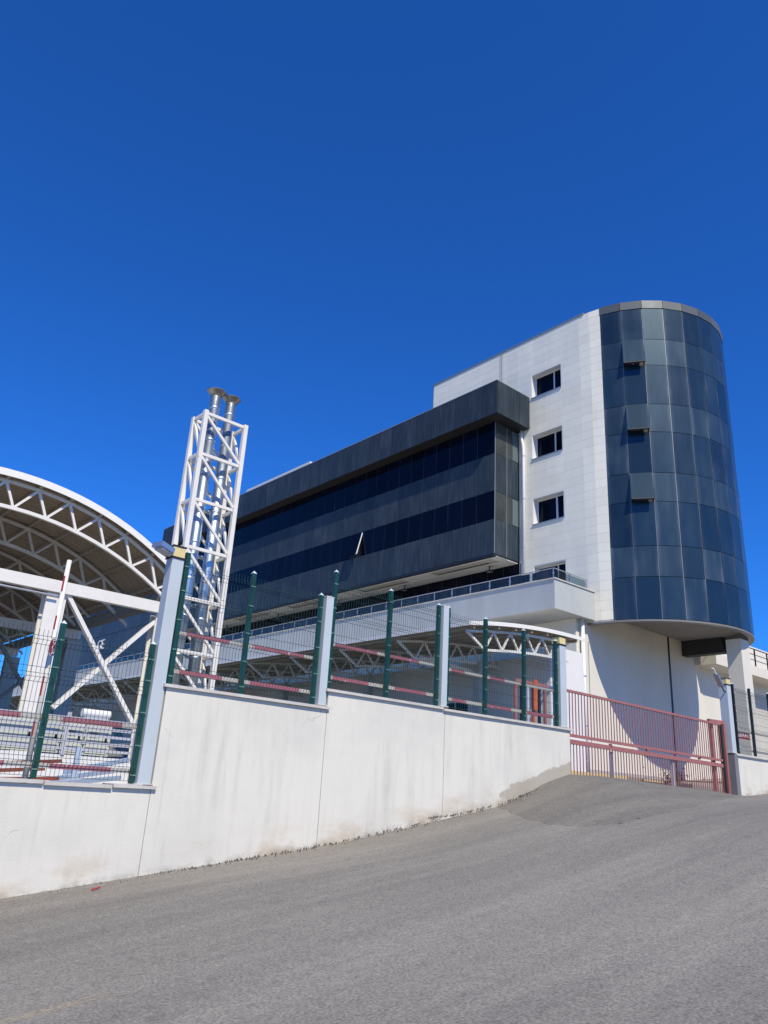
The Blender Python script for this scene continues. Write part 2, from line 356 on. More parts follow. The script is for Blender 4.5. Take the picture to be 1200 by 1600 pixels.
# ------------------------------------------------------------------ boundary wall
def wall_mat():
    M = bpy.data.materials.new('painted_concrete_wall'); M.use_nodes = True; n = M.node_tree; N = n.nodes; L = n.links; b = N['Principled BSDF']
    b.inputs['Roughness'].default_value = .9; b.inputs['Specular IOR Level'].default_value = .2
    g = N.new('ShaderNodeNewGeometry')
    def noise(scale, st, det=6, off=0):
        mp = N.new('ShaderNodeMapping'); mp.inputs['Scale'].default_value = st; mp.inputs['Location'].default_value = (off, off, off); L.new(g.outputs['Position'], mp.inputs['Vector'])
        t = N.new('ShaderNodeTexNoise'); t.inputs['Scale'].default_value = scale; t.inputs['Detail'].default_value = det; t.inputs['Roughness'].default_value = .62; L.new(mp.outputs[0], t.inputs['Vector']); return t.outputs[0]
    def rng(src, a, c, lo=0., hi=1.):
        r = N.new('ShaderNodeMapRange'); r.inputs[1].default_value = a; r.inputs[2].default_value = c; r.inputs[3].default_value = lo; r.inputs[4].default_value = hi; L.new(src, r.inputs[0]); return r.outputs[0]
    def mix(f, a, c):
        x = N.new('ShaderNodeMix'); x.data_type = 'RGBA'; L.new(f, x.inputs[0])
        if isinstance(a, tuple): x.inputs[6].default_value = a
        else: L.new(a, x.inputs[6])
        x.inputs[7].default_value = c; return x.outputs[2]
    def mul(a, c):
        x = N.new('ShaderNodeMath'); x.operation = 'MULTIPLY'; L.new(a, x.inputs[0]); L.new(c, x.inputs[1]); return x.outputs[0]
    streak = noise(5, (1, 1, .10), 6)
    cloud = noise(1.1, (1, 1, .8), 6, 3)
    c = mix(mul(rng(streak, .48, .80), rng(cloud, .35, .65)), (.665, .637, .553, 1), (.44, .42, .365, 1))
    c = mix(rng(noise(.6, (1, 1, 1.4), 4, 9), .46, .68, 0, .75), c, (.57, .55, .49, 1))
    c = mix(rng(noise(26, (1, 1, 1), 4, 5), .60, .75, 0, .35), c, (.52, .51, .48, 1))
    at = N.new('ShaderNodeAttribute'); at.attribute_name = 'height'
    base = rng(at.outputs['Fac'], .02, .42, 1., 0.)
    st = mul(base, rng(noise(1.9, (.8, .8, 1.6), 6, 2), .44, .66))
    c = mix(rng(st, .05, .7, 0, .55), c, (.46, .36, .245, 1))
    dk = mul(rng(at.outputs['Fac'], .0, .10, 1., 0.), rng(noise(7, (1, 1, 1), 5, 7), .4, .6))
    c = mix(rng(dk, .1, .9, 0, .45), c, (.20, .165, .13, 1))
    # the damp ochre patch beside the gate
    sep = N.new('ShaderNodeSeparateXYZ'); L.new(g.outputs['Position'], sep.inputs[0])
    d = mul(mul(rng(sep.outputs[0], 10.9, 11.9), rng(sep.outputs[0], 14., 15., 1., 0.)), rng(at.outputs['Fac'], .17, .38, 1., 0.))
    d2 = N.new('ShaderNodeMath'); d2.operation = 'MULTIPLY_ADD'; d2.inputs[1].default_value = 1.; L.new(d, d2.inputs[0])
    L.new(rng(noise(2.2, (1, 1, 1), 5, 4), .3, .7, -.35, .3), d2.inputs[2])
    c = mix(rng(d2.outputs[0], .42, .55, 0, .8), c, (.36, .32, .25, 1))
    # runs below the coping and a few hairline cracks
    run = mul(rng(noise(11, (1, 1, .05), 5, 12), .55, .72), rng(noise(.9, (1, 1, .6), 4, 15), .42, .62))
    c = mix(rng(run, 0, 1, 0, .42), c, (.40, .385, .34, 1))
    v = N.new('ShaderNodeTexVoronoi'); v.feature = 'DISTANCE_TO_EDGE'; v.inputs['Scale'].default_value = .55
    wv = N.new('ShaderNodeVectorMath'); wv.operation = 'MULTIPLY_ADD'; wv.inputs[1].default_value = (.5, .5, .5)
    nz = N.new('ShaderNodeTexNoise'); nz.inputs['Scale'].default_value = 2.5; nz.inputs['Detail'].default_value = 6; L.new(g.outputs['Position'], nz.inputs['Vector'])
    L.new(nz.outputs['Color'], wv.inputs[0]); L.new(g.outputs['Position'], wv.inputs[2]); L.new(wv.outputs[0], v.inputs['Vector'])
    crk = mul(rng(v.outputs['Distance'], .0, .004, 1., 0.), rng(noise(.8, (1, 1, 1), 3, 21), .54, .6))
    c = mix(rng(crk, 0, 1, 0, .7), c, (.30, .285, .25, 1))
    spots = rng(noise(14, (1, 1, .6), 3, 30), .735, .755)
    c = mix(rng(spots, 0, 1, 0, .7), c, (.26, .245, .22, 1))
    L.new(c, b.inputs['Base Color'])
    bp = N.new('ShaderNodeBump'); bp.inputs['Strength'].default_value = .16; bp.inputs['Distance'].default_value = .015
    ad = N.new('ShaderNodeMath'); ad.operation = 'ADD'; L.new(noise(34, (1, 1, 1), 5, 1), ad.inputs[0]); L.new(noise(4, (1, 1, .4), 4, 6), ad.inputs[1])
    L.new(ad.outputs[0], bp.inputs['Height']); L.new(bp.outputs[0], b.inputs['Normal'])
    return M
M_wall = wall_mat()
def base_z(x):
    r = road_z(x)
    return max(r, float(np.interp(x, _gxx, _gzz))) if 9.3 < x < 20.4 else r
def wall_section(name, x0, x1, top, parent, yf=9.5, th=.26):
    mb = MB(); n = max(2, int((x1-x0)/.2)); vs = []; hs_ = []
    rows = [-.7, 0, .05, .12, .25, .45]
    for i in range(n+1):
        x = x0+(x1-x0)*i/n; bz = base_z(x)
        zz = [bz+r for r in rows if bz+r < top-.05]; zz += [top]*(len(rows)+1-len(zz))
        for z in zz: vs.append((x, yf+.004*math.sin(x*1.7+z*2.1), z)); hs_.append(z-bz)
    k = len(rows)+1
    fs = [(i*k+j, (i+1)*k+j, (i+1)*k+j+1, i*k+j+1) for i in range(n) for j in range(k-1)]
    mb.add(vs, fs); nb = len(vs)
    b0 = base_z(x0)-.7; b1 = base_z(x1)-.7
    mb.add([(x0, yf+th, b0), (x1, yf+th, b1), (x1, yf+th, top), (x0, yf+th, top)], [(1, 0, 3, 2)]); hs_ += [1]*4
    mb.add([(x0, yf, b0), (x0, yf+th, b0), (x0, yf+th, top), (x0, yf, top)], [(1, 0, 3, 2)]); hs_ += [1]*4
    mb.add([(x1, yf, b1), (x1, yf+th, b1), (x1, yf+th, top), (x1, yf, top)], [(0, 1, 2, 3)]); hs_ += [1]*4
    mb.add([(x0, yf, top), (x1, yf, top), (x1, yf+th, top), (x0, yf+th, top)], [(0, 1, 2, 3)]); hs_ += [1]*4
    o = mb.build(name, M_wall, parent)
    a = o.data.attributes.new('height', 'FLOAT', 'POINT'); a.data.foreach_set('value', hs_)
    return o
wl = thing('boundary_wall', 'long stepped white painted concrete wall rising along the road to the gate', 'wall', (4, 9.6, -1.2))
secs = [(-4, 4.545, -.13), (4.553, 7.172, 1.12), (7.18, 9.70, 1.385), (9.708, 13.26, 1.365)]
for (a, b_, t) in secs: wall_section('wall_section', a, b_, t, wl)
for (a, b_, t) in [(-4, -.9, -.13), (-.885, 3.22, -.127), (3.235, 4.03, -.14), (4.045, 4.60, -.128), (4.50, 7.20, 1.12), (7.12, 9.63, 1.385), (9.645, 13.32, 1.365)]:
    mb = B(a, b_, 9.455, 9.80, t+.003, t+.043)
    mb.build('coping', M_coping, wl)
wr = thing('boundary_wall', 'short white wall with end face darkened for shade right of the red gate', 'wall', (22, 9.6, .4))
wall_section('wall_section', 20.36, 27, 1.40, wr)
B(20.30, 27, 9.45, 9.80, 1.403, 1.45).build('coping', M_coping, wr)
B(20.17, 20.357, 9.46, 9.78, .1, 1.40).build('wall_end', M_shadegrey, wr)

# ------------------------------------------------------------------ pillars
def lamp_box(p, cx, cy, w, z):
    B(cx-w/2-.012, cx+w/2+.012, cy-w/2-.012, cy+w/2+.012, z, z+.02).build('lamp_base', M_dark, p)
    l = B(cx-w/2+.005, cx+w/2-.005, cy-w/2+.005, cy+w/2-.005, z+.021, z+.165).build('lamp_shade', M_lamp, p)
    B(cx-w/2-.008, cx+w/2+.008, cy-w/2-.008, cy+w/2+.008, z+.166, z+.182).build('lamp_lid', M_dark, p)
def floodlight(name, label, base, d, tilt=.5):
    """bracket, arm and a flat LED head"""
    t = thing(name, label, 'floodlight', base)
    base = Vector(base); d = Vector(d).normalized()
    MB().tube([base, base+d*.12, base+d*.3+Vector((0, 0, .10))], .016, 8).build('arm', M_dark, t)
    h0 = base+d*.26+Vector((0, 0, .07)); h1 = h0+d*.34+Vector((0, 0, .20))
    MB().bar(h0, h1, .12, .045).build('head', M_alu, t)
    MB().bar(h1, h1+(h1-h0).normalized()*.20, .05, .025).build('solar_panel', M_signwhite, t)
    return t
pill = [(4.355, 4.53, -.075, 2.83, True, 'blue grey square pillar with yellow lamp box at the low wall step'),
        (7.0, 7.14, 1.175, 2.83, False, 'blue grey pillar without a lamp between the two tall wall steps'),
        (9.60, 9.735, 1.44, 3.19, False, 'blue grey pillar without a lamp midway along the upper fence'),
        (12.99, 13.19, 1.42, 3.05, True, 'blue grey pillar with lamp box at the left end of the gate'),
        (20.19, 20.41, 1.455, 3.17, True, 'blue grey pillar with lamp box right of the red gate')]
for (a, b_, z0, z1, lamp, lab) in pill:
    p = thing('fence_pillar', lab, 'pillar', ((a+b_)/2, 9.6, z0), 'pillars along the boundary wall')
    w = b_-a
    B(a, b_, 9.5, 9.5+w, z0, z1).build('shaft', M_pillar, p)
    if z0 > 0 or True: B(a-.03, b_+.03, 9.48, 9.5+w+.03, z0-.002, z0+.012).build('base_plate', M_coping, p)
    if lamp: lamp_box(p, (a+b_)/2, 9.5+w/2, w+.01, z1+.002)
    else: B(a-.004, b_+.004, 9.496, 9.5+w+.004, z1+.001, z1+.012).build('cap', M_signwhite, p)
fl1 = thing('floodlight', 'small grey floodlight on the lamp pillar below the flue mast', 'floodlight', (4.36, 9.57, 2.85))
MB().tube([(4.36, 9.58, 2.84), (4.30, 9.58, 2.84), (4.27, 9.56, 2.90)], .014, 8).build('arm', M_dark, fl1)
MB().bar((4.31, 9.52, 2.90), (4.09, 9.46, 2.95), .20, .07).build('head', M_alu, fl1)
MB().bar((4.31, 9.52, 2.855), (4.12, 9.46, 2.895), .15, .03).build('lens', M_lav, fl1)
floodlight('floodlight', 'white solar floodlight reaching left from the pillar beside the gate', (20.2, 9.55, 2.98), (-1, -.1, .2))

# ------------------------------------------------------------------ mesh fences
def wire_panel(x0, x1, z0, h, y, parent):
    mb = MB(); r = .0031
    folds = [.16, .62, 1.08, h-.13] if h > 1.5 else [.16, h/2, h-.13]
    def prof(z):
        for f in folds:
            if abs(z-f) < .05: return -.04*(1-abs(z-f)/.05)
        return 0
    zs = sorted(set([0, h]+[f+d for f in folds for d in (-.05, 0, .05) if f+d <= h]))
    n = int(round((x1-x0)/.05))
    for i in range(n+1):
        x = x0+(x1-x0)*i/n
        mb.tube([(x, y+prof(z), z0+z) for z in zs], r, 3, cap=False)
    hz = set(zs)
    z = .0
    while z < h:
        if min(abs(z-q) for q in zs) > .06: hz.add(z)
        z += .2
    for z in sorted(hz):
        if z < h: mb.tube([(x0, y+prof(z)-.006, z0+z), (x1, y+prof(z)-.006, z0+z)], r, 3, cap=False)
    o = mb.build('mesh_panel', M_wire, parent); o['kind'] = 'stuff'; return o
def striped_rail(x0, x1, z, y, parent, red):
    mb = MB(); cuts = [x0]
    seq = []
    for (a, b_) in red: seq += [(cuts[-1], a, 1), (a, b_, 0)]; cuts.append(b_)
    seq.append((cuts[-1], x1, 1))
    for (a, b_, k) in seq:
        if b_ > a: mb.box(a, b_, y, y+.03, z-.029, z+.029, k)
    return mb.build('rail', [M_red, M_railwhite], parent)
def fence_post(x, z0, h, parent, M=None):
    p = B(x-.03, x+.03, 9.545, 9.605, z0, z0+h).build('post', M or M_green, parent)
    MB().add([(x-.033, 9.542, z0+h), (x+.033, 9.542, z0+h), (x+.033, 9.608, z0+h), (x-.033, 9.608, z0+h), (x, 9.575, z0+h+.045)], [(0, 1, 4), (1, 2, 4), (2, 3, 4), (3, 0, 4), (3, 2, 1, 0)]).build('post_cap', M_wirecap, p)
    for q in (.10, .45, .85, 1.25, h-.2):
        if q < h: B(x-.036, x+.036, 9.536, 9.552, z0+q-.008, z0+q+.008).build('clip', M_clip, p)
    return p
def fence(label, x0, x1, z0, h, posts, rails, hs_=None, M=None):
    f = thing('mesh_fence', label, 'fence', ((x0+x1)/2, 9.57, z0), 'green wire mesh fence bays on the wall')
    hs_ = hs_ or [h]*len(posts)
    for x, hh in zip(posts, hs_): fence_post(x, z0, hh, f, M)
    ed = sorted(posts)
    for a, b_ in zip(ed[:-1], ed[1:]): wire_panel(a+.02, b_-.02, z0+.03, h-.06, 9.53, f)
    for (z, red) in rails: striped_rail(x0, x1, z, 9.615, f, red)
    return f
fence('lowest green mesh fence bay on the low wall at the left edge', -3.6, 4.36, -.075, 1.70, [-3.6, -1.9, -.4, .75, 1.93, 3.13, 4.31],
      [(.60, [(-3, -.2), (.6, 1.6), (2.0, 2.87), (3.35, 4.1)]), (.07, [(-3, 0), (.6, 1.7), (2.0, 2.8), (3.3, 4.05)])], [1.78]*5+[1.78, 1.72])
fence('green mesh fence bay on the wall right of the tall lamp pillar', 4.55, 7.0, 1.175, 1.70, [4.61, 5.69, 6.94],
      [(1.87, [(4.78, 5.45), (5.83, 6.75)]), (1.355, [(4.75, 5.40), (5.85, 6.72)])], [1.79, 1.74, 1.67])
fence('green mesh fence bay in the middle of the wall below the terrace', 7.15, 9.60, 1.44, 1.74, [7.20, 8.39, 9.545],
      [(2.14, [(7.32, 8.2), (8.42, 9.15)]), (1.625, [(7.32, 8.05), (8.62, 9.35)])], [1.84, 1.78, 1.76])
fence('green mesh fence bay next to the gate in front of the small canopy', 9.735, 12.99, 1.42, 1.72, [9.79, 10.80, 11.92, 12.94],
      [(2.12, [(9.95, 10.3), (10.98, 11.4)]), (1.60, [(9.98, 10.35), (10.85, 11.6), (12.05, 12.85)])], [1.78, 1.76, 1.74, 1.70])
fence('mesh fence bay with posts coloured dark for shade on the short wall right of the gate', 20.45, 27, 1.45, 1.74, [20.66, 21.63, 22.8, 24.0, 25.2, 26.4], [(2.08, []), (1.60, [])],
      [1.80, 1.80, 1.8, 1.8, 1.8, 1.8], M_dark)  # posts black where other bays are green: shade put into the colour
sg = thing('warning_sign', 'small red sign with white capital letters on the fence right of the gate', 'sign', (20.95, 9.63, 1.80))
B(20.80, 21.56, 9.648, 9.66, 1.88, 2.08).build('sign_plate', M_signred, sg)
o = link('lettering', text_mesh('DİKKAT!', .185, 'lettering', M_signwhite), sg); o.matrix_parent_inverse = Matrix.Identity(4)
o.location = Vector((21.17, 9.644, 1.98))-Vector((20.95, 9.63, 1.80)); o.rotation_euler = (rad(90), 0, 0); 

# ------------------------------------------------------------------ sliding gate
g = thing('sliding_gate', 'faded red steel sliding gate of thin upright bars across the driveway', 'gate', (16.5, 9.65, .45))
def grail(z, h, M=M_gate, nm='rail'): MB().bar((13.30, 9.64, z+.03), (19.93, 9.64, z-.03), .05, h).build(nm, M, g)
grail(2.155, .05); grail(1.275, .055); grail(1.15, .09); grail(.475, .07, M_rust, 'bottom_rail')
bu = B(-.008, .008, -.008, .008, 0, .85).mesh('upright_bar', M_gate); bl = B(-.008, .008, -.008, .008, 0, .60).mesh('lower_bar', M_gate)
for i in range(62):
    x = 13.36+i*.1065; dz = .03-.06*(x-13.3)/6.63
    o = link('bar', bu, g); o.location = Vector((x, 9.64, 1.295+dz))-Vector((16.5, 9.65, .45)); o.matrix_parent_inverse = Matrix.Identity(4)
    o = link('bar', bl, g); o.location = Vector((x, 9.64, .505+dz))-Vector((16.5, 9.65, .45)); o.matrix_parent_inverse = Matrix.Identity(4)
for x in (14.9, 16.35, 17.6, 18.7): MB().bar((x, 9.64, 1.19), (x, 9.64, 1.25), .06, .05).build('spacer', M_gate, g)
for x in (15.0, 17.52): B(x-.04, x+.04, 9.67, 9.73, .49, 1.10).build('stiffener', M_pillar, g)
B(19.86, 19.94, 9.605, 9.675, .46, 2.12).build('end_post', M_dark, g)
for x in (14.6, 16.3, 18.6): MB().tube([(x, 9.615, .43), (x, 9.665, .43)], .055, 14).build('wheel', M_dark, g)
gp = thing('gate_goalpost', 'faded red goalpost guide frame at the right end of the gate', 'goalpost', (20.0, 9.75, .42))
B(19.55, 19.63, 9.70, 9.78, .40, 2.16).build('post', M_gate, gp)
B(20.07, 20.155, 9.62, 9.70, .36, 2.16).build('post', M_gate, gp)
MB().bar((19.55, 9.76, 2.20), (20.155, 9.66, 2.20), .08, .08).build('cross_bar', M_gate, gp)
gm = thing('gate_rail', 'rusty floor rail under the sliding gate', 'rail', (16.5, 9.64, .4))
MB().bar((13.3, 9.64, .395), (20.1, 9.64, .375), .10, .03).build('track', M_rust, gm)
for i, (x, y) in enumerate([(15.4, 11.4), (16.3, 11.5), (17.2, 11.55), (18.1, 11.6), (18.9, 10.3), (17.6, 10.35)]):
    t = thing('kerb_block', ['worn yellow kerb block in the yard left behind the gate', 'worn yellow kerb block, second from left behind the gate', 'worn yellow kerb block, third from left behind the gate', 'worn yellow kerb block, fourth from left behind the gate', 'yellow kerb block close behind the right end of the gate', 'yellow kerb block close behind the gate middle'][i], 'kerb', (x, y, yard_z(x, y)), 'yellow kerb blocks behind the gate')
    z = yard_z(x, y)
    mb = MB(); mb.add([(x-.42, y-.12, z-.05), (x+.42, y-.12, z-.05), (x+.42, y+.12, z-.05), (x-.42, y+.12, z-.05), (x-.40, y-.09, z+.16), (x+.40, y-.09, z+.16), (x+.40, y+.09, z+.16), (x-.40, y+.09, z+.16)],
                      [(0, 3, 2, 1), (4, 5, 6, 7), (0, 1, 5, 4), (1, 2, 6, 5), (2, 3, 7, 6), (3, 0, 4, 7)])
    mb.build('block', M_yellow, t)

# ------------------------------------------------------------------ office building
XF = 28.0; CX, CY, R = 32.55, 18.9, 4.55; ZT = 22.86
bd = thing('office_building', 'white and black office building with round dark glass corner tower', 'building', (28, 18.5, 1.0))
OFF = Vector((28, 18.5, 1.0))
def piece(name, me, parent, loc, rz=0., extra=None):
    o = bpy.data.objects.new(name, me); C.objects.link(o); o.parent = parent
    o.matrix_parent_inverse = Matrix.Translation(-OFF)
    o.location = loc; o.rotation_euler = (0, 0, rz) if extra is None else extra
    return o
# all building parts sit at the root's origin, so sub-parts need only the same offset
def bpart(mb, name, mats, parent=bd, smooth=False):
    o = bpy.data.objects.new(name, mb.mesh(name, mats, smooth)); C.objects.link(o); o.parent = parent
    if parent is bd: o.matrix_parent_inverse = Matrix.Translation(-OFF)
    return o
def sub(name, me, parent, loc=(0, 0, 0), rot=(0, 0, 0)):
    o = bpy.data.objects.new(name, me); C.objects.link(o); o.parent = parent; o.location = loc; o.rotation_euler = rot
    return o
# white facade (faces -X), window openings
WIN = [(20.05, 21.87, 19.32, 20.64), (20.06, 21.87, 15.90, 17.22), (20.06, 21.86, 12.47, 13.80), (20.05, 21.86, 8.95, 10.40)]
fb = MB()
ys = [18.9, 20.05, 21.87, 29.1]
fb.box(XF-.001, 37.0, 21.87, 22.38, 8.0, ZT).box(XF-.001, 37.0, 22.38, 29.1, 17.72, ZT).box(28.32, 37.0, 22.38, 29.1, 8.0, 17.72)
fb.box(XF-.001, 28.3, 18.9, 20.05, 7.4, ZT-.01).box(28.3, 36.9, 19.12, 20.05, 7.99, ZT-.011)
zc = [7.4]+[v for w in reversed(WIN) for v in (w[2], w[3])]+[ZT-.02]
for i in range(0, len(zc), 2): fb.box(XF-.001, 30.0, 20.05, 21.87, zc[i], zc[i+1])
fb.box(28.7, 36.0, 20.05, 21.87, 7.5, ZT-.05)
fac = bpart(fb, 'facade_wall', M_joint)
TW, TH = .885, .4315
def rect_minus(r, w):
    (a, b_, c, d) = r; (wa, wb, wc, wd) = w
    if b_ <= wa or a >= wb or d <= wc or c >= wd: return [r]
    out = []
    if a < wa: out.append((a, wa, c, d))
    if b_ > wb: out.append((wb, b_, c, d))
    aa, bb = max(a, wa), min(b_, wb)
    if c < wc: out.append((aa, bb, c, wc))
    if d > wd: out.append((aa, bb, wd, d))
    return out
tmesh = {}
def tile_mesh(w, h):
    k = (round(w, 3), round(h, 3))
    if k not in tmesh:
        e = .003
        mb = MB(); t = .010
        mb.add([(0, -w/2, -h/2), (0, w/2, -h/2), (0, w/2, h/2), (0, -w/2, h/2),
                (-t+e, -w/2, -h/2), (-t+e, w/2, -h/2), (-t+e, w/2, h/2), (-t+e, -w/2, h/2),
                (-t, -w/2+e, -h/2+e), (-t, w/2-e, -h/2+e), (-t, w/2-e, h/2-e), (-t, -w/2+e, h/2-e)],
               [(0, 4, 5, 1), (1, 5, 6, 2), (2, 6, 7, 3), (3, 7, 4, 0), (4, 8, 9, 5), (5, 9, 10, 6), (6, 10, 11, 7), (7, 11, 8, 4), (8, 11, 10, 9)])
        tmesh[k] = mb.mesh('facade_tile', M_tile)
    return tmesh[k]
z0 = 7.40; nrow = 36
for i in range(12):
    ya = 19.16+TW*i-(.26 if i == 0 else 0); yb = 19.16+TW*(i+1)
    if ya > 29.1: break
    yb = min(yb, 29.1)
    for j in range(nrow):
        za = z0+TH*j; zb = min(za+TH, ZT)
        if ya > 22.3 and zb < 19.2: continue
        rs = [(ya, yb, za, zb)]
        for w in WIN: rs = [q for r in rs for q in rect_minus(r, w)]
        for (a, b_, c, d) in rs:
            if b_-a < .03 or d-c < .03: continue
            sub('facade_tile', tile_mesh(b_-a-.006, d-c-.006), fac, (XF, (a+b_)/2, (c+d)/2))
# windows
for k, (a, b_, c, d) in enumerate(WIN):
    w = bpart(MB().box(XF+.0, XF+.42, a, a+.02, c, d).box(XF, XF+.42, b_-.02, b_, c, d).box(XF, XF+.42, a+.02, b_-.02, d-.02, d), 'window', M_frame)
    sub('sill', B(XF-.06, XF+.34, a-.02, b_+.02, c-.02, c+.022).mesh('sill', M_alu), w)
    fm_ = MB(); fr = .035; X0 = XF+.34
    ym = a+.02+(b_-a-.04)*.36
    for (p, q) in ((a+.02, ym), (ym, b_-.02)):
        fm_.box(X0, X0+.06, p, p+fr, c+.022, d-.02); fm_.box(X0, X0+.06, q-fr, q, c+.022, d-.02)
        fm_.box(X0, X0+.06, p+fr, q-fr, c+.022, c+.022+fr); fm_.box(X0, X0+.06, p+fr, q-fr, d-.02-fr, d-.02)
    sub('frame', fm_.mesh('frame', M_frame), w)
    for (p, q) in ((a+.02, ym), (ym, b_-.02)):
        sub('pane', B(-.006, .006, -(q-p)/2+fr, (q-p)/2-fr, -(d-c-.042)/2+fr, (d-c-.042)/2-fr).mesh('pane', M_blackwin), w, (X0+.03, (p+q)/2, (c+d)/2), (0, rad(random.uniform(-1, 1)), 0))
    # white roller blind edge / open tilted sash
    sub('curtain', MB().add([(X0+.10, b_-.09, c+.08), (X0+.10, b_-.22, c+.08), (X0+.10, b_-.09, d-.25)], [(0, 1, 2)]).mesh('curtain', M_frame), w)
    if k == 2:
        sa = MB(); sa.bar((X0-.02, ym-.08, c+.08), (X0-.16, ym-.14, d-.08), .05, .04).bar((X0-.02, a+.10, c+.08), (X0-.16, a+.10, d-.08), .05, .04).bar((X0-.16, ym-.14, d-.10), (X0-.16, a+.10, d-.10), .05, .04)
        sub('tilted_sash', sa.mesh('tilted_sash', M_frame), w)
# curved white strip between facade and glass
A0 = math.pi; A1 = rad(-166)+2*math.pi
cw = bpart(MB().lathe([(R-.012, 7.35), (R-.012, ZT)], (CX, CY), 10, 0, A0, A1+.02), 'curved_wall', M_joint)
ncv = 2; ck = {}
for i in range(ncv):
    a0 = A0+(A1-A0)*i/ncv; a1 = A0+(A1-A0)*(i+1)/ncv; am = (a0+a1)/2; w = 2*R*math.sin((a1-a0)/2)
    for j in range(nrow):
        za = z0+TH*j; zb = min(za+TH, ZT); rr = R*math.cos((a1-a0)/2)
        sub('facade_tile', tile_mesh(w-.006, zb-za-.006), cw, (CX+rr*math.cos(am), CY+rr*math.sin(am), (za+zb)/2), (0, 0, am-math.pi))
# glass tower
rows = [22.46, 20.75, 19.36, 17.33, 15.92, 13.93, 12.57, 10.54, 9.18, 7.36]
NP = 16; da = rad(12.38)
core = bpart(MB().lathe([(R-.10, 7.40), (R-.10, ZT-.05), (0.01, ZT-.05)], (CX, CY), 64, 0, A1-.02, A1+NP*da+.3), 'glass_tower', M_core)
pm = {}
def pane_mesh(w, h, M, key):
    k = (key, round(w, 3), round(h, 3))
    if k not in pm: pm[k] = MB().box(-w/2, w/2, -.012, .012, -h/2, h/2).mesh('glass_pane', M)
    return pm[k]
wpan = 2*R*math.sin(da/2)-.030
for i in range(NP):
    am = A1+da*(i+.5); rr = R*math.cos(da/2)
    for j in range(9):
        zt, zb = rows[j], rows[j+1]; short = j % 2 == 1
        M = M_tower_span if short else M_tower_glass
        h = zt-zb-.022
        px, py = CX+rr*math.cos(am), CY+rr*math.sin(am)
        opened = i == 1 and j in (1, 3, 5)
        rot_ = Matrix.Rotation(am+math.pi/2, 4, 'Z')
        o = sub('glass_pane', pane_mesh(wpan, h, M, 's' if short else 't'), core)
        if opened:
            th = rad(13)
            mt = Matrix.Translation((px, py, zt-.011)) @ rot_ @ Matrix.Translation((0, -.03, 0)) @ Matrix.Rotation(-th, 4, 'X') @ Matrix.Translation((0, 0, -h/2))
            o.name = 'open_pane'
            f = MB().box(-wpan/2, wpan/2, -.02, .05, -h/2-.05, -h/2).box(-wpan/2+.02, -wpan/2+.06, .012, .05, -h/2, h/2).box(wpan/2-.06, wpan/2-.02, .012, .05, -h/2, h/2)
            f.box(-wpan*.35, wpan*.25, .02, .06, -h/2-.09, -h/2-.05)
            fo = sub('pane_frame', f.mesh('pane_frame', M_dark), core); fo.matrix_local = mt
            sub('stay_arm', MB().bar(mt @ Vector((-wpan/2+.05, .03, -h/2)), (px-.05*math.cos(am), py-.05*math.sin(am), zb+.12), .03, .02).mesh('stay_arm', M_alu), core)
        else:
            mt = Matrix.Translation((px, py, (zt+zb)/2)) @ rot_ @ Matrix.Rotation(rad(random.gauss(0, .22)), 4, 'X') @ Matrix.Rotation(rad(random.gauss(0, .3)), 4, 'Z')
        o.matrix_local = mt
for i in range(NP+1):
    a = A1+da*i
    mt = Matrix.Translation((CX+(R-.018)*math.cos(a), CY+(R-.018)*math.sin(a), 0)) @ Matrix.Rotation(a+math.pi/2, 4, 'Z')
    o = sub('mullion', MB().box(-.010, .010, -.008, .05, 7.36, 22.46).mesh('mullion', M_mull) if i == 0 else mull0, core); o.matrix_local = mt
    if i == 0: mull0 = o.data
capm = MB().box(-wpan/2-.008, wpan/2+.008, -.035, .05, 22.475, ZT+.04).mesh('parapet_panel', M_cap)
for i in range(NP):
    am = A1+da*(i+.5); rr = R*math.cos(da/2)
    o = sub('parapet_panel', capm, core); o.matrix_local = Matrix.Translation((CX+rr*math.cos(am), CY+rr*math.sin(am), 0)) @ Matrix.Rotation(am+math.pi/2, 4, 'Z')
# fascia under the glass, soffit
bpart(MB().lathe([(R-.005, 7.35), (R+.012, 7.34), (R+.012, 7.275), (R-.25, 7.275), (R-.25, 7.93)], (CX, CY), 72, 0, A0-.02, A0+math.pi+.2), 'fascia_ring', mat('fascia_metal', (.20, .195, .185), .5, var=.1, vscale=3), smooth=False)
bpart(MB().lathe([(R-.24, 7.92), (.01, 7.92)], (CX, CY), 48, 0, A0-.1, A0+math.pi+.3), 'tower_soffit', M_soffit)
# white roof trim along the facade top
bpart(MB().box(XF-.05, XF+.25, 18.6, 29.15, ZT+.01, ZT+.06).box(XF, 37, 29.1, 29.14, 19, ZT+.05), 'parapet_trim', M_mull)
cbl = bpart(MB().tube([(XF-.045, 23.9, ZT), (XF-.05, 23.88, 21.4), (XF-.045, 23.85, 19.42)], .008, 6).tube([(XF-.045, 23.78, ZT), (XF-.06, 23.74, 21.0), (XF-.045, 23.8, 19.42)], .007, 6), 'roof_cable', M_soffit)

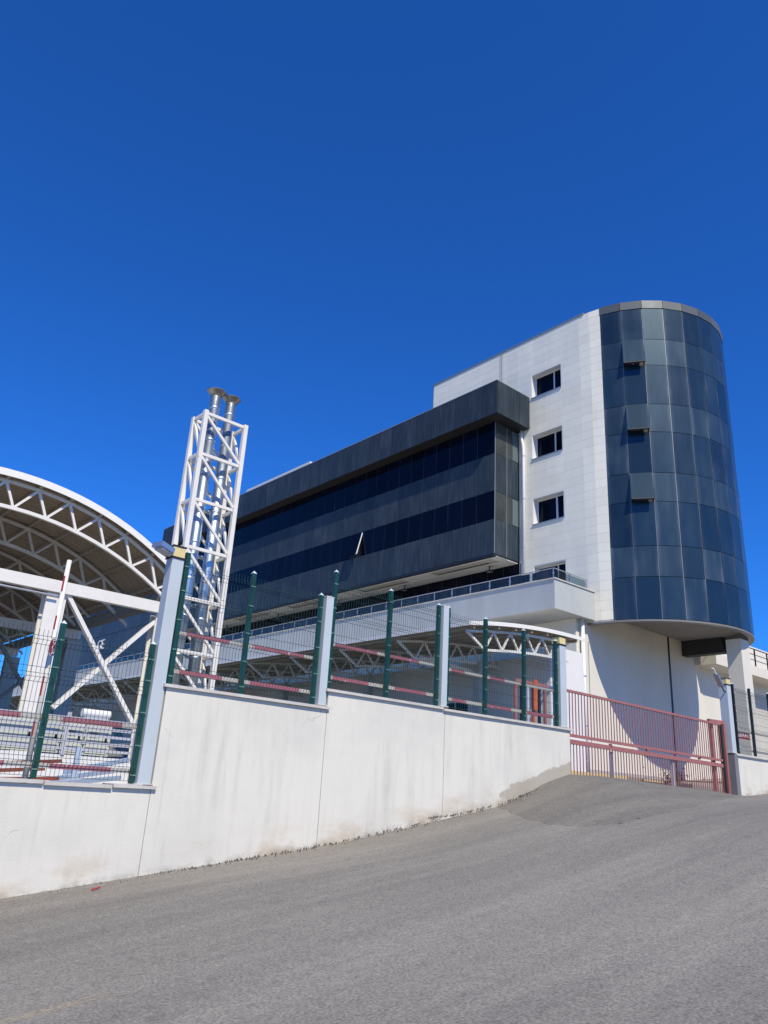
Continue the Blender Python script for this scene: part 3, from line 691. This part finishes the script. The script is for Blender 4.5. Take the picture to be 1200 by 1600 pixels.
# black volume: lower box and roof slab
YB0, YB1 = 22.75, 57.9
XB = 26.2
bx = bpart(MB().box(XB+.05, 28.3, YB0+.9, YB1, 10.9, 17.7).box(26.9, 28.02, 22.85, 23.5, 10.9, 12.5).box(26.9, 28.02, 22.85, 23.5, 13.96, 15.94), 'black_volume', M_core)
def panel_x(w, h, M, key):
    k = ('x', key, round(w, 3), round(h, 3))
    if k not in pm: pm[k] = MB().box(-w/2, w/2, -.02, .02, -h/2, h/2).mesh('cladding_panel', M)
    return pm[k]
bandz = [(10.80, 12.50, M_slate, 's'), (12.52, 13.95, M_blackwin, 'w'), (13.97, 15.93, M_slate, 's'), (15.95, 17.64, M_blackwin, 'w')]
yj = [YB0, 23.9]+[23.9+.97*i for i in range(1, 36)]
for i in range(len(yj)-1):
    for (a, b_, M, key) in bandz:
        o = sub('window_pane' if key == 'w' else 'cladding_panel', panel_x(yj[i+1]-yj[i]-.02, b_-a, M, key), bx, (XB, (yj[i]+yj[i+1])/2, (a+b_)/2), (rad(random.gauss(0, .12)), 0, -math.pi/2))
        if key == 'w' and i == 10 and a < 13:
            mt = Matrix.Translation((XB-.02, (yj[i]+yj[i+1])/2, b_)) @ Matrix.Rotation(-math.pi/2, 4, 'Z') @ Matrix.Rotation(rad(-14), 4, 'X') @ Matrix.Translation((0, 0, -(b_-a)/2))
            ff = sub('pane_frame', MB().box(.465, .49, -.025, .03, -.70, .66).box(.40, .465, -.025, .03, -.72, -.70).mesh('pane_frame', M_frame), bx); ff.matrix_local = mt; o.name = 'open_pane'; o.matrix_local = mt
for i in range(len(yj)-1):
    if i > 0: sub('mullion', B(XB-.012, XB+.04, yj[i]-.008, yj[i]+.008, 10.8, 17.6).mesh('mullion', M_mull2), bx)
# end face (towards the road)
for (a, b_, M, key) in bandz:
    for (p, q) in ((26.22, 27.07), (27.09, 27.96)):
        sub('window_pane' if key == 'w' else 'cladding_panel', MB().box(-(q-p)/2, (q-p)/2, -.015, .015, -(b_-a)/2, (b_-a)/2).mesh('end_panel', M_clear if key == 'w' else M_slate), bx, ((p+q)/2, YB0, (a+b_)/2))
for x in (26.21, 27.08): sub('mullion', B(x-.012, x+.012, YB0-.02, YB0+.05, 10.8, 17.6).mesh('mullion', M_mull), bx)
for z in (10.8, 12.5, 13.96, 15.94): sub('floor_slab', B(26.26, 28.0, YB0+.05, 23.9, z-.06, z+.06).mesh('floor_slab', M_room), bx)
sub('room_column', B(27.55, 28.0, 22.75, 23.3, 12.57, 13.9).box(27.55, 28.0, 22.75, 23.3, 16.0, 17.6).mesh('room_column', M_frame), bx)
# soffit of the box with recessed bays
so_ = MB()
for (a, b_) in [(22.6, 23.3), (27.5, 29.6), (33.4, 36.5), (40.5, 43), (47, 50), (54, 57.8)]: so_.box(26.35, 28.0, max(a, 22.8), b_, 10.72, 10.78)
so_.box(27.2, 28.0, 22.8, 57.8, 10.70, 10.719)
so_.box(26.35, 26.55, 22.8, 57.8, 10.69, 10.70)
sf = bpart(so_, 'box_soffit', M_white_soffit)
sub('recess', B(26.3, 28, 22.8, 57.8, 10.80, 10.86).mesh('recess', M_room), sf)
sub('soffit_edge', B(26.18, 26.34, 22.75, 57.8, 10.66, 10.79).mesh('soffit_edge', M_dark), sf)
for y in (24.1, 30.2, 36.0, 42.5, 49):
    l = bpart(MB().box(27.3, 27.55, y-.16, y+.16, 10.40, 10.46).box(27.4, 27.45, y-.02, y+.02, 10.46, 10.70), 'soffit_light', M_dark)
    sub('lamp_glass', B(27.32, 27.53, y-.14, y+.14, 10.392, 10.399).mesh('lamp_glass', M_mull), l)
# roof slab of black panels
YS0 = 22.03; XS = 25.5
rs_ = bpart(MB().box(XS+.05, 28.0, YS0+.05, YB1, 17.75, 19.36), 'roof_slab', M_core)
ysj = [YS0]+[22.94+.975*i for i in range(0, 37)]
for i in range(len(ysj)-1):
    if ysj[i+1] > YB1+.4: break
    sub('cladding_panel', panel_x(ysj[i+1]-ysj[i]-.015, 1.76, M_slate, 'r'), rs_, (XS, (ysj[i]+ysj[i+1])/2, 18.53), (rad(random.gauss(0, .15)), 0, -math.pi/2))
for (p, q) in ((25.53, 26.35), (26.37, 27.18), (27.2, 28.0)):
    sub('cladding_panel', MB().box(-(q-p)/2, (q-p)/2, -.02, .02, -.88, .88).mesh('end_panel', M_slate), rs_, ((p+q)/2, YS0, 18.53))
sub('slab_soffit', B(XS+.04, 28.0, YS0+.03, YB1, 17.66, 17.70).mesh('slab_soffit', mat('dark_soffit', (.018, .018, .02), .5)), rs_)
sub('edge_trim', MB().box(XS-.03, XS+.03, YS0-.03, YB1, 19.415, 19.45).box(XS+.03, 28.0, YS0-.03, YS0+.03, 19.415, 19.45).mesh('edge_trim', M_mull), rs_)
# low rear block behind the black volume and plant room on its roof
bpart(MB().box(28.31, 37, 29.15, YB1, 7.7, 18.9), 'rear_block', M_core)
bpart(MB().box(28.6, 33.5, 42.2, 50.5, 18.9, 21.75).box(28.5, 33.6, 42.1, 50.6, 21.75, 21.95), 'plant_room', M_plaster)
# terrace storey: dark recessed glazing and concrete balcony
tg = bpart(MB().box(28.0, 28.3, 22.4, YB1, 8.4, 10.70), 'terrace_glazing', M_blackwin)
for i in range(34): sub('mullion', B(27.97, 28.0, 22.6+i*1.05, 22.64+i*1.05, 8.5, 10.68).mesh('mullion', M_dark) if i == 0 else tm0, tg, (0, 0, 0) if i == 0 else (0, i*1.05, 0)); tm0 = tg.children[0].data if i == 0 else tm0
XBAL = 25.2; YBAL = 18.62
bal = bpart(MB().box(XBAL, XBAL+.22, YBAL, 96, 7.43, 8.66).box(XBAL+.22, 27.99, YBAL, YBAL+.22, 7.43, 8.66).box(XBAL+.22, 28.0, YBAL+.22, 96, 7.45, 8.2), 'balcony', M_balc)
sub('parapet_cap', MB().box(XBAL-.05, XBAL+.27, YBAL-.05, 96, 8.662, 8.71).box(XBAL+.27, 28.02, YBAL-.05, YBAL+.27, 8.662, 8.71).mesh('parapet_cap', M_coping), bal)
rl = bpart(MB().tube([(XBAL+.1, YBAL+.15, 9.16), (XBAL+.1, 96, 9.16)], .025, 8).tube([(XBAL+.1, YBAL+.1, 9.16), (27.7, YBAL+.1, 9.16)], .025, 8), 'balcony_railing', M_alu)
pstm = MB().box(-.018, .018, -.018, .018, 8.71, 9.14).box(-.03, .03, -.03, .03, 8.92, 8.97).mesh('railing_post', M_alu)
glm = MB().box(-.006, .006, -.52, .52, 8.77, 9.11).mesh('railing_glass', M_railglass)
y = YBAL+.12; i = 0
while y < 95:
    sub('railing_post', pstm, rl, (XBAL+.1, y, 0))
    if y < 94: sub('railing_glass', glm, rl, (XBAL+.1, y+.58, 0), (0, 0, rad(random.gauss(0, .4))))
    y += 1.16
for x in (26.4, 27.6): sub('railing_post', pstm, rl, (x, YBAL+.1, 0))
sub('railing_glass', B(XBAL+.2, 27.5, YBAL+.095, YBAL+.105, 8.77, 9.1).mesh('railing_glass', thin_glass('clear_railing_glass', (.1, .12, .13), .12)), rl)
# ground floor
gf = bpart(MB().box(27.25, 37.9, 19.08, 19.8, .6, 7.98).box(27.27, 28.0, 19.8, 96, -1, 7.44), 'ground_floor_wall', M_ground_wall)
sub('expansion_joint', MB().box(34.76, 34.88, 19.05, 19.079, 1.0, 7.95).mesh('expansion_joint', M_dark), gf)
sub('annex_wall', MB().box(25.0, 27.24, 18.75, 19.0, .5, 5.9).box(24.98, 27.24, 19.0, 60, .4, 5.5).mesh('annex_wall', M_plaster), gf)
sub('wall_base_trim', MB().box(27.2, 37.6, 19.04, 19.079, .9, 1.36).mesh('wall_base_trim', M_conc), gf)
MB_c = MB()
for x in (28.1,): MB_c.tube([(x, 19.06, 6.6), (x, 19.06, 1.2)], .012, 6)
sub('wall_cable', MB_c.mesh('wall_cable', M_mull), gf)
for i in range(9):
    y = 23+i*4.4
    w = bpart(MB().box(24.93, 24.98, y, y+1.6, 2.6, 3.9), 'window', M_frame)
    for (p, q) in ((y+.06, y+.77), (y+.83, y+1.54)): sub('pane', B(24.915, 24.929, p, q, 2.66, 3.84).mesh('pane', M_blackwin), w)
# column and beam under the tower
cl = bpart(MB().box(33.35, 34.15, 14.9, 15.55, .5, 7.17), 'column', M_ground_wall)
bpart(MB().box(36.1, 36.6, 17.0, 19.07, 7.18, 7.92), 'drop_beam', mat('dark_beam', (.035, .035, .037), .7))
# right wing with terrace
rw = bpart(MB().box(37.91, 62, 19.12, 30, .6, 7.4).box(39.0, 62, 20.5, 30, 7.4, 9.6), 'right_wing', M_ground_wall)
sub('terrace_slab', B(37.3, 62, 17.95, 19.119, 6.9, 7.4).mesh('terrace_slab', M_ground_wall), rw)
sub('wall_pier', B(37.3, 38.1, 19.0, 19.8, 7.4, 9.7).mesh('wall_pier', M_plaster), rw)
trl = MB().tube([(37.1, 18.05, 8.35), (62, 18.05, 8.35)], .03, 8).tube([(37.1, 18.05, 7.75), (62, 18.05, 7.75)], .02, 6).tube([(37.1, 18.05, 8.05), (62, 18.05, 8.05)], .02, 6)
for i in range(16): trl.box(37.4+i*1.5, 37.46+i*1.5, 18.02, 18.08, 7.2, 8.35)
sub('terrace_railing', trl.mesh('terrace_railing', M_dark), rw)
ac = bpart(MB().box(42.2, 42.9, 18.8, 19.11, 5.6, 6.1), 'wall_speaker', M_dark)
# drainpipes
d1 = bpart(MB().tube([(27.86, 22.45, 17.65), (27.86, 22.45, 17.2), (27.9, 22.4, 16.9), (27.9, 22.36, 16.6), (27.9, 22.36, 8.7)], .075, 12), 'drainpipe', M_frame, smooth=True)
for z in (16.2, 13.9, 11.4): sub('pipe_bracket', MB().tube([(27.9, 22.36, z), (27.9, 22.36, z+.05)], .088, 12).mesh('pipe_bracket', M_alu), d1)
d2 = bpart(MB().tube([(27.52, 18.93, 7.43), (27.52, 18.93, .9)], .085, 12), 'drainpipe', M_frame, smooth=True)
for z in (5.0, 3.0, 1.6): sub('pipe_bracket', MB().tube([(27.52, 18.93, z), (27.52, 18.93, z+.05)], .098, 12).mesh('pipe_bracket', M_alu), d2)
# far blue-grey wing beyond the black volume
fwg = thing('rear_building', 'blue grey clad building end seen under the arched canopy', 'building', (26, 58.5, 1))
def fpart(mb, name, M, par=None):
    o = bpy.data.objects.new(name, mb.mesh(name, M)); C.objects.link(o); o.parent = par or fwg
    if par is None: o.matrix_parent_inverse = Matrix.Translation(-Vector((26, 58.5, 1)))
    return o
fcore = fpart(MB().box(26.06, 37, 58.2, 86, 8.8, 14.6), 'wall', M_core)
fpn = MB().box(-.012, .012, -.68, .68, -1.35, 1.35).mesh('cladding_panel', M_bluewall)
for i in range(20):
    for j in range(2): 
        o = fpart(MB(), 'cladding_panel', M_bluewall, fcore); o.data = fpn; o.location = (26.03, 58.9+i*1.39, 10.4+j*2.74)
fpart(MB().box(25.7, 28, 58.2, 86, 14.6, 15.3), 'roof_edge', M_roofedge)
o = fpart(MB(), 'lettering', M_signwhite); o.data = text_mesh('GE', 1.25, 'lettering', M_signwhite, .03); o.matrix_parent_inverse = Matrix.Identity(4)
o.location = Vector((25.98, 68.6, 10.9))-Vector((26, 58.5, 1)); o.rotation_euler = (rad(90), 0, rad(-90))

# ------------------------------------------------------------------ arched canopies
def arc_sheet(x0, x1, fz, y0, y1, pitch, depth, nseg=26):
    mb = MB(); yy = []
    y = y0
    while y < y1:
        yy += [(y, 0), (y+pitch*.45, 0), (y+pitch*.55, depth), (y+pitch*.9, depth)]; y += pitch
    yy.append((y1, 0)); n = len(yy)
    for i in range(nseg+1):
        x = x0+(x1-x0)*i/nseg
        mb.v += [(x, q, fz(x)+d) for (q, d) in yy]
    fs = [(i*n+j, i*n+j+1, (i+1)*n+j+1, (i+1)*n+j) for i in range(nseg) for j in range(n-1)]
    mb.f += fs; mb.mi += [0]*len(fs); return mb
def arc_band(x0, x1, fz, y0, y1, za, zb, nseg=26):
    mb = MB(); vs = []
    for i in range(nseg+1):
        x = x0+(x1-x0)*i/nseg; z = fz(x)
        vs += [(x, y0, z+za), (x, y1, z+za), (x, y1, z+zb), (x, y0, z+zb)]
    fs = []
    for i in range(nseg):
        a = i*4; b_ = a+4
        for k in range(4): fs.append((a+k, a+(k+1) % 4, b_+(k+1) % 4, b_+k))
    fs += [(0, 3, 2, 1), (nseg*4, nseg*4+1, nseg*4+2, nseg*4+3)]
    mb.add(vs, fs); return mb
M_purlin = mat('purlin_steel', (.40, .34, .26), .5, var=.1, vscale=5)
ca = thing('arched_canopy', 'large white barrel roof canopy with lattice trusses left of the flue mast', 'canopy', (4.2, 18, -.3))
RC, XC0 = 7.0, 4.17
def fa(x): return -.67+math.sqrt(max(.1, RC*RC-(x-XC0)**2))
XL, XR = -.15, 8.62
YC = 18.0
arc_sheet(XL, XR, lambda x: fa(x)-.06, YC-.22, 48, .24, .045).build('roof_sheet', M_roofsheet, ca)
arc_band(XL, XR, fa, YC-.25, YC-.22, -.13, .03).build('roof_edge', M_roofedge, ca)
arc_band(XL, XR, fa, YC-.22, 48, -.003, .012).build('roof_top', M_roofedge, ca)
Tn = [4.0+.735*(i-5) for i in range(13)]
Tn = [x for x in Tn if XL+.2 < x < XR-.15]
def truss(y, parent, s=1.):
    t = arc_band(XL+.05, XR-.05, fa, y-.035, y+.035, -.21, -.14).build('truss', M_white_steel, parent)
    def c(mb, nm): 
        o = mb.build(nm, M_white_steel, t); return o
    o = arc_band(XL+.05, XR-.05, fa, y-.04, y+.04, -.81, -.73).build('bottom_chord', M_white_steel); o.parent = t
    for i in range(len(Tn)-1):
        a, b_ = Tn[i], Tn[i+1]; m_ = a+.36*(b_-a)
        for (p, q) in (((a, fa(a)-.18), (m_, fa(m_)-.76)), ((m_, fa(m_)-.76), (b_, fa(b_)-.18))):
            o = MB().bar((p[0], y, p[1]), (q[0], y, q[1]), .055, .055).build('web_bar', M_white_steel); o.parent = t
    return t
frames = [18.0, 21.0, 24.0, 27.0, 30.0, 33.0, 36.0, 40.0, 44.0]
for y in frames: truss(y, ca)
for x in Tn: MB().bar((x, YC-.24, fa(x)-.10), (x, 47.5, fa(x)-.10), .06, .07).build('purlin', M_purlin, ca)
for i, y in enumerate(frames[::2]):
    MB().bar((XL+.3, y, 4.01), (8.4, y, 4.01), .16, .27).build('tie_beam', M_white_steel, ca)
    for x in (2.6, 5.62, 8.30):
        col = MB().box(x-.22, x+.22, y+.02, y+.07, -.4, 3.86).box(x-.22, x+.22, y+.33, y+.38, -.4, 3.86).box(x-.10, x+.10, y+.07, y+.33, -.4, 3.86)
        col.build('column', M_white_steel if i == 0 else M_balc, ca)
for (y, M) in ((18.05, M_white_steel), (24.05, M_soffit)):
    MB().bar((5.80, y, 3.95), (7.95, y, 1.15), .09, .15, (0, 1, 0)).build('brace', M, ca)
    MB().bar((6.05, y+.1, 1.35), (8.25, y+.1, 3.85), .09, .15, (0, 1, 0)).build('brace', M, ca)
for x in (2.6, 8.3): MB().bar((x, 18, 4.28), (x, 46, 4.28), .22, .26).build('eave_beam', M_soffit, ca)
MB().tube([(XL+.3, 17.93, 3.78), (5.6, 17.93, 3.78)], .025, 6).build('conduit', M_alu, ca)

# smaller canopy against the building
cb = thing('lean_canopy', 'small white curved truss canopy below the concrete terrace', 'canopy', (22, 17.9, .8))
def fs_(x): return 6.15-.0150*(x-25.0)**2
YK = 17.9
arc_sheet(19.1, 25.62, lambda x: fs_(x)-.05, YK-.3, 92, .30, .045, 16).build('roof_sheet', M_roofsheet, cb)
arc_band(19.05, 25.65, fs_, YK-.34, YK-.30, -.12, .02, 18).build('roof_edge', M_roofedge, cb)
arc_band(19.05, 25.62, fs_, YK-.30, 92, -.002, .012, 18).build('roof_top', M_roofedge, cb)
MB().bar((19.04, YK-.3, fs_(19.04)-.05), (19.04, 92, fs_(19.04)-.05), .03, .13).build('eave_trim', M_roofedge, cb)
tx = [20.15+.92*i for i in range(7)]
for y in [YK, 21.4, 24.9, 28.4, 31.9, 35.4, 38.9, 42.4, 45.9, 49.4, 54, 59, 64, 69, 74]:
    t = arc_band(19.2, 25.0, fs_, y-.04, y+.04, -.33, -.25, 16).build('truss', M_white_steel, cb)
    o = arc_band(20.1, 25.0, fs_, y-.045, y+.045, -1.0, -.91, 14).build('bottom_chord', M_white_steel); o.parent = t
    mb = MB().bar((19.25, y, fs_(19.25)-.3), (20.15, y, fs_(20.15)-.95), .07, .08); o = mb.build('web_bar', M_white_steel); o.parent = t
    for x in tx:
        if x+.92 > 25.05: break
        for (p, q) in ((x, x+.46), (x+.92, x+.46)):
            if p > 26.4: continue
            o = MB().bar((p, y, fs_(p)-.95), (q, y, fs_(q)-.29), .06, .06).build('web_bar', M_white_steel); o.parent = t
for x in [19.3]+[q+.46 for q in tx if q+.5 < 25.4]: MB().bar((x, YK-.28, fs_(x)-.17), (x, 91.5, fs_(x)-.17), .07, .11).build('purlin', M_purlin, cb)
for y in (21.4, 28.4, 35.4, 42.4, 49.4):
    B(23.6, 23.95, y-.18, y+.18, .5, 5.2).build('column', M_balc, cb)
    MB().bar((20.6, y+.22, 4.95), (25.2, y+.22, 4.75), .12, .2).build('cross_beam', M_white_steel, cb)

# ------------------------------------------------------------------ flue mast
fl = thing('flue_mast', 'tall white lattice mast carrying two shiny steel flue pipes', 'flue mast', (9.35, 18.6, 0))
gx0, gx1, gy0, gy1 = 8.70, 10.0, 18.3, 18.98
ZG = 9.88
for (x, y) in ((gx0, gy0), (gx1, gy0), (gx0, gy1), (gx1, gy1)): B(x-.062, x+.062, y-.062, y+.062, .0, ZG).build('leg', M_white_steel, fl)
lev = [9.80, 8.55, 7.20, 5.85, 4.48, 3.10, 1.75, .4]
for k, z in enumerate(lev):
    for (a, b_) in (((gx0+.075, gy0), (gx1-.075, gy0)), ((gx0+.075, gy1), (gx1-.075, gy1)), ((gx0, gy0+.075), (gx0, gy1-.075)), ((gx1, gy0+.075), (gx1, gy1-.075))):
        MB().bar((*a, z), (*b_, z), .075, .085).build('cross_bar', M_white_steel, fl)
    if k < len(lev)-1:
        z2 = lev[k+1]
        for (a, b_) in (((gx0+.06, gy0), (gx1-.06, gy0)), ((gx0+.06, gy1), (gx1-.06, gy1)), ((gx0, gy1-.05), (gx0, gy0+.05)), ((gx1, gy1-.05), (gx1, gy0+.05))):
            MB().bar((*a, z-.08), (*b_, z2+.08), .065, .07).build('diagonal_bar', M_white_steel, fl)
for (x, y, r, zt) in ((9.08, 18.60, .155, 10.55), (9.62, 18.66, .150, 10.55)):
    f = MB().tube([(x, y, .2), (x, y, zt)], r, 28).build('flue_pipe', M_flue, fl, True)
    f.data.polygons[-1].use_smooth = False
    for z in [1.0+1.02*i for i in range(10)]:
        o = MB().lathe([(r, z-.035), (r+.006, z-.03), (r+.006, z+.03), (r, z+.035)], (x, y), 28).build('pipe_band', M_flue, None, True); o.parent = f
    o = MB().lathe([(r-.01, zt-.02), (r+.02, zt+.05), (r+.12, zt+.17), (r+.125, zt+.19), (r+.05, zt+.24), (.01, zt+.27)], (x, y), 28).build('rain_cap', M_flue2, None, False); o.parent = f
    for z in lev[:-1]:
        o = MB().bar((x, y+r, z-.05), (x, gy1, z-.05), .05, .05).build('pipe_clamp', M_white_steel); o.parent = f

# ------------------------------------------------------------------ barrier arm with stop disc
ba = thing('barrier_arm', 'raised white barrier pole with round red stop disc behind the low fence', 'barrier', (3.5, 11, -.3))
MB().tube([(3.5, 11, -.3), (3.5, 11, 2.86)], [.038, .032], 14).build('pole', M_white_steel, ba, True)
for (a, b_) in ((2.62, 2.40), (2.05, 1.86), (1.22, .96), (.62, .44)): MB().lathe([(.0385, a), (.0385, b_)], (3.5, 11), 6, 0, rad(195), rad(240)).build('red_stripe', M_signred, ba)
dk = MB().tube([(0, .0, 0), (0, -.012, 0)], .125, 32).build('stop_disc', M_signwhite, ba)
dk.matrix_parent_inverse = Matrix.Identity(4); dk.location = (-.03, -.115, 1.90); dk.rotation_euler = (0, 0, rad(45))
o = MB().tube([(0, -.0125, 0), (0, -.016, 0)], .108, 32).build('red_face', M_signred); o.parent = dk
o = link('lettering', text_mesh('DUR', .10, 'lettering', M_signwhite)); o.parent = dk; o.location = (0, -.0185, 0); o.rotation_euler = (rad(90), rad(90), 0)
# ------------------------------------------------------------------ left yard: plinth, guard rail, cabinets, steel stock
pl = thing('concrete_plinth', 'white concrete plinth under the electric cabinets behind the low fence', 'plinth', (4.5, 16.2, -.3))
B(-3, 8.1, 15.6, 17.6, -.5, .33).build('slab', M_plinth, pl)
gr = thing('guard_rail', 'pale grey steel guard rail in front of the cabinets', 'railing', (5, 15.55, .33))
for z in (1.02, .86, .72, .58, .45): MB().bar((-2.5, 15.62, z), (7.75, 15.62, z), .03, .05).build('rail', M_lav, gr)
for x in (-1.5, .5, 2.3, 4.05, 5.55, 6.95): B(x-.035, x+.035, 15.57, 15.60, .33, 1.12).build('post', M_lav, gr)
cabs = [(3.35, 3.9, .62), (4.15, 5.05, .6), (5.15, 5.55, .62), (5.58, 6.0, .60), (6.03, 6.55, .58)]
labs = ['pale green electric cabinet at the left edge behind the guard rail', 'widest pale green electric cabinet behind the guard rail', 'narrow pale electric cabinet with blue label behind the guard rail', 'narrow pale electric cabinet, fourth from left behind the guard rail', 'rightmost pale electric cabinet behind the guard rail']
for (a, b_, h), lb in zip(cabs, labs):
    t = thing('electric_cabinet', lb, 'cabinet', ((a+b_)/2, 16.0, .33), 'electric cabinets under the canopy')
    B(a, b_, 15.85, 16.25, .36, .36+h).build('body', M_cab, t)
    B(a+.04, b_-.04, 15.835, 15.849, .40, .36+h-.05).build('door', M_cab, t)
    B(b_-.12, b_-.08, 15.81, 15.834, .62, .76).build('handle', M_dark, t)
    B(a+.08, a+.24, 15.828, 15.834, .70, .80).build('label_plate', M_lightblue if 'blue' in lb else M_yardfloor, t)
random.seed(11)
for i, (x, r, h, lb) in enumerate([(4.9, .09, .42, 'pale horizontal tank drum on the plinth beside the column'), (7.35, .13, .35, 'shiny upright drum at the foot of the canopy brace')]):
    t = thing('drum', lb, 'drum', (x, 16.8, 1.0))
    if i == 0: MB().tube([(6.2, 16.7, 1.22), (6.8, 16.7, 1.22)], .085, 18).build('shell', M_plinth, t, False); B(6.25, 6.75, 16.62, 16.78, .33, 1.14).build('stand', M_lav, t)
    else: MB().tube([(8.05, 16.9, .33), (8.05, 16.9, 1.38), (8.05, 16.9, 1.42)], [.13, .13, .06], 18).build('shell', M_alu, t, True)
bars = [((2.2, 13.0, -.06), (5.2, 14.6, .20), M_redbar, .06, 'long red primer steel bar, topmost of those leaning behind the low fence'),
        ((2.4, 12.6, -.13), (4.6, 13.6, .05), M_redbar, .055, 'red primer steel bar in the middle of the leaning bars'),
        ((2.7, 12.0, -.17), (4.5, 12.6, -.08), M_redbar, .05, 'short red primer steel bar lowest behind the low fence'),
        ((4.9, 13.5, .02), (6.4, 14.5, .30), M_lightblue, .08, 'pale blue steel profile, topmost beside the lamp pillar'),
        ((4.6, 13.2, -.10), (6.2, 14.2, .12), M_lightblue, .075, 'pale blue steel profile, second beside the lamp pillar'),
        ((4.4, 12.8, -.18), (6.0, 13.8, -.02), M_lightblue, .075, 'pale blue steel profile, lowest beside the lamp pillar')]
for (a, b_, M, w, lb) in bars:
    t = thing('steel_bar', lb, 'steel bar', a, 'steel stock leaning behind the low fence')
    MB().bar(a, b_, .05, w).build('bar', M, t)
st = thing('steel_post', 'pale blue upright steel profile standing in front of the guard rail', 'steel post', (5.05, 13.4, -.3))
B(5.0, 5.09, 13.4, 13.46, -.3, .42).build('profile', M_lightblue, st)

# orange gate frame seen under the small canopy
og = thing('yard_barrier', 'orange and red steel barrier frame behind the fence next to the gate', 'barrier', (17.3, 13.3, 1))
for x, M in ((16.25, M_gate), (16.5, M_dark), (16.75, M_lav), (17.0, M_orange), (17.25, M_dark), (17.5, M_gate)): B(x-.04, x+.04, 13.3, 13.36, .4, 3.02).build('upright', M, og)
B(16.2, 17.6, 13.28, 13.299, 2.92, 3.05).build('cross_bar', M_gate, og)
B(16.93, 17.09, 13.25, 13.279, 2.3, 3.12).build('motor_box', M_orange, og)

# ------------------------------------------------------------------ worn paint trace on the road
Mp = bpy.data.materials.new('worn_road_paint'); Mp.use_nodes = True
N_ = Mp.node_tree.nodes; L_ = Mp.node_tree.links; b_n = N_['Principled BSDF']; b_n.inputs['Base Color'].default_value = (.52, .44, .30, 1); b_n.inputs['Roughness'].default_value = .9
tc = N_.new('ShaderNodeTexCoord'); tn = N_.new('ShaderNodeTexNoise'); tn.inputs['Scale'].default_value = 26; tn.inputs['Detail'].default_value = 7; tn.inputs['Roughness'].default_value = .75
L_.new(tc.outputs['Object'], tn.inputs['Vector'])
sxz = N_.new('ShaderNodeSeparateXYZ'); L_.new(tc.outputs['Generated'], sxz.inputs[0])
def mr_(src, a, b__, lo, hi):
    q = N_.new('ShaderNodeMapRange'); q.inputs[1].default_value = a; q.inputs[2].default_value = b__; q.inputs[3].default_value = lo; q.inputs[4].default_value = hi; L_.new(src, q.inputs[0]); return q.outputs[0]
def m_(op, a, b__):
    q = N_.new('ShaderNodeMath'); q.operation = op; L_.new(a, q.inputs[0])
    if isinstance(b__, float): q.inputs[1].default_value = b__
    else: L_.new(b__, q.inputs[1])
    return q.outputs[0]
yc = m_('ABSOLUTE', m_('SUBTRACT', sxz.outputs[1], .5), 0.); xc = m_('ABSOLUTE', m_('SUBTRACT', sxz.outputs[0], .5), 0.)
fade = m_('MULTIPLY', mr_(yc, .15, .5, 1., 0.), mr_(xc, .25, .5, 1., 0.))
al = m_('MULTIPLY', mr_(tn.outputs[0], .40, .66, 0., 1.), fade)
L_.new(m_('MULTIPLY', al, .75), b_n.inputs['Alpha'])
pm_ = grid('road_marking', [i*.1-.45 for i in range(10)], [-.07, 0, .07], lambda x, y: .016*0+road_z(2.25+x)+.02*math.sin((2.25+x)*.5+(5.66+y)*.7)-road_z(2.25)+.006, Mp)
pm_.location = (2.25, 5.66, road_z(2.25)); pm_['kind'] = 'structure'

# ------------------------------------------------------------------ small things on the ground
random.seed(3)
mb = MB()
for i in range(700):
    x = random.uniform(.5, 13.2); y = 9.5-abs(random.gauss(0, .10))-.01; r = random.uniform(.004, .014)
    z = base_z(x)+.02
    pts = []
    for k in range(6):
        a = k*math.pi/3+random.uniform(-.3, .3); pts.append((x+r*math.cos(a)*random.uniform(.7, 1.2), y+r*math.sin(a)*random.uniform(.7, 1.2), z-.02))
    pts.append((x, y, z+r*random.uniform(.3, 1)))
    mb.add(pts, [(k, (k+1) % 6, 6) for k in range(6)])
o = mb.build('roadside_grit', M_stone); tag(o, 'dark loose grit along the foot of the white wall', 'grit', kind='stuff')
lt = B(-.055, .055, -.012, .012, 0, .012).build('litter', M_signred); lt.location = (3.88, 9.08, road_z(3.88)+.03); lt.rotation_euler = (0, -.13, .3)
tag(lt, 'tiny red scrap of litter on the asphalt near the wall', 'litter')
# dry shrub behind the gate's right end
M_shrub = mat('dry_shrub_leaf', (.14, .12, .06), .8, rnd=.2, var=.4, vscale=20)
sh = thing('dry_shrub', 'dry brownish shrub behind the right end of the gate', 'shrub', (19.4, 10.6, .5))
mb = MB()
for i in range(700):
    a = random.uniform(0, 6.28); rr = abs(random.gauss(0, .28)); x = 19.3+rr*math.cos(a); y = 10.7+rr*math.sin(a); z = .5+abs(random.gauss(.12, .2))
    s = random.uniform(.02, .05); v = Vector((random.gauss(0, 1), random.gauss(0, 1), random.gauss(0, 1))).normalized()*s; w = Vector((random.gauss(0, 1), random.gauss(0, 1), random.gauss(0, 1))).normalized()*s*.5
    p = Vector((x, y, z)); mb.add([p-v, p+w, p+v, p-w], [(0, 1, 2, 3)])
mb.build('foliage', M_shrub, sh)
tb = MB()
for i in range(9):
    a = i*.7; tb.tube([(19.3, 10.7, .4), (19.3+.25*math.cos(a), 10.7+.25*math.sin(a), .9)], [.012, .004], 5)
tb.build('stem', M_stone, sh)
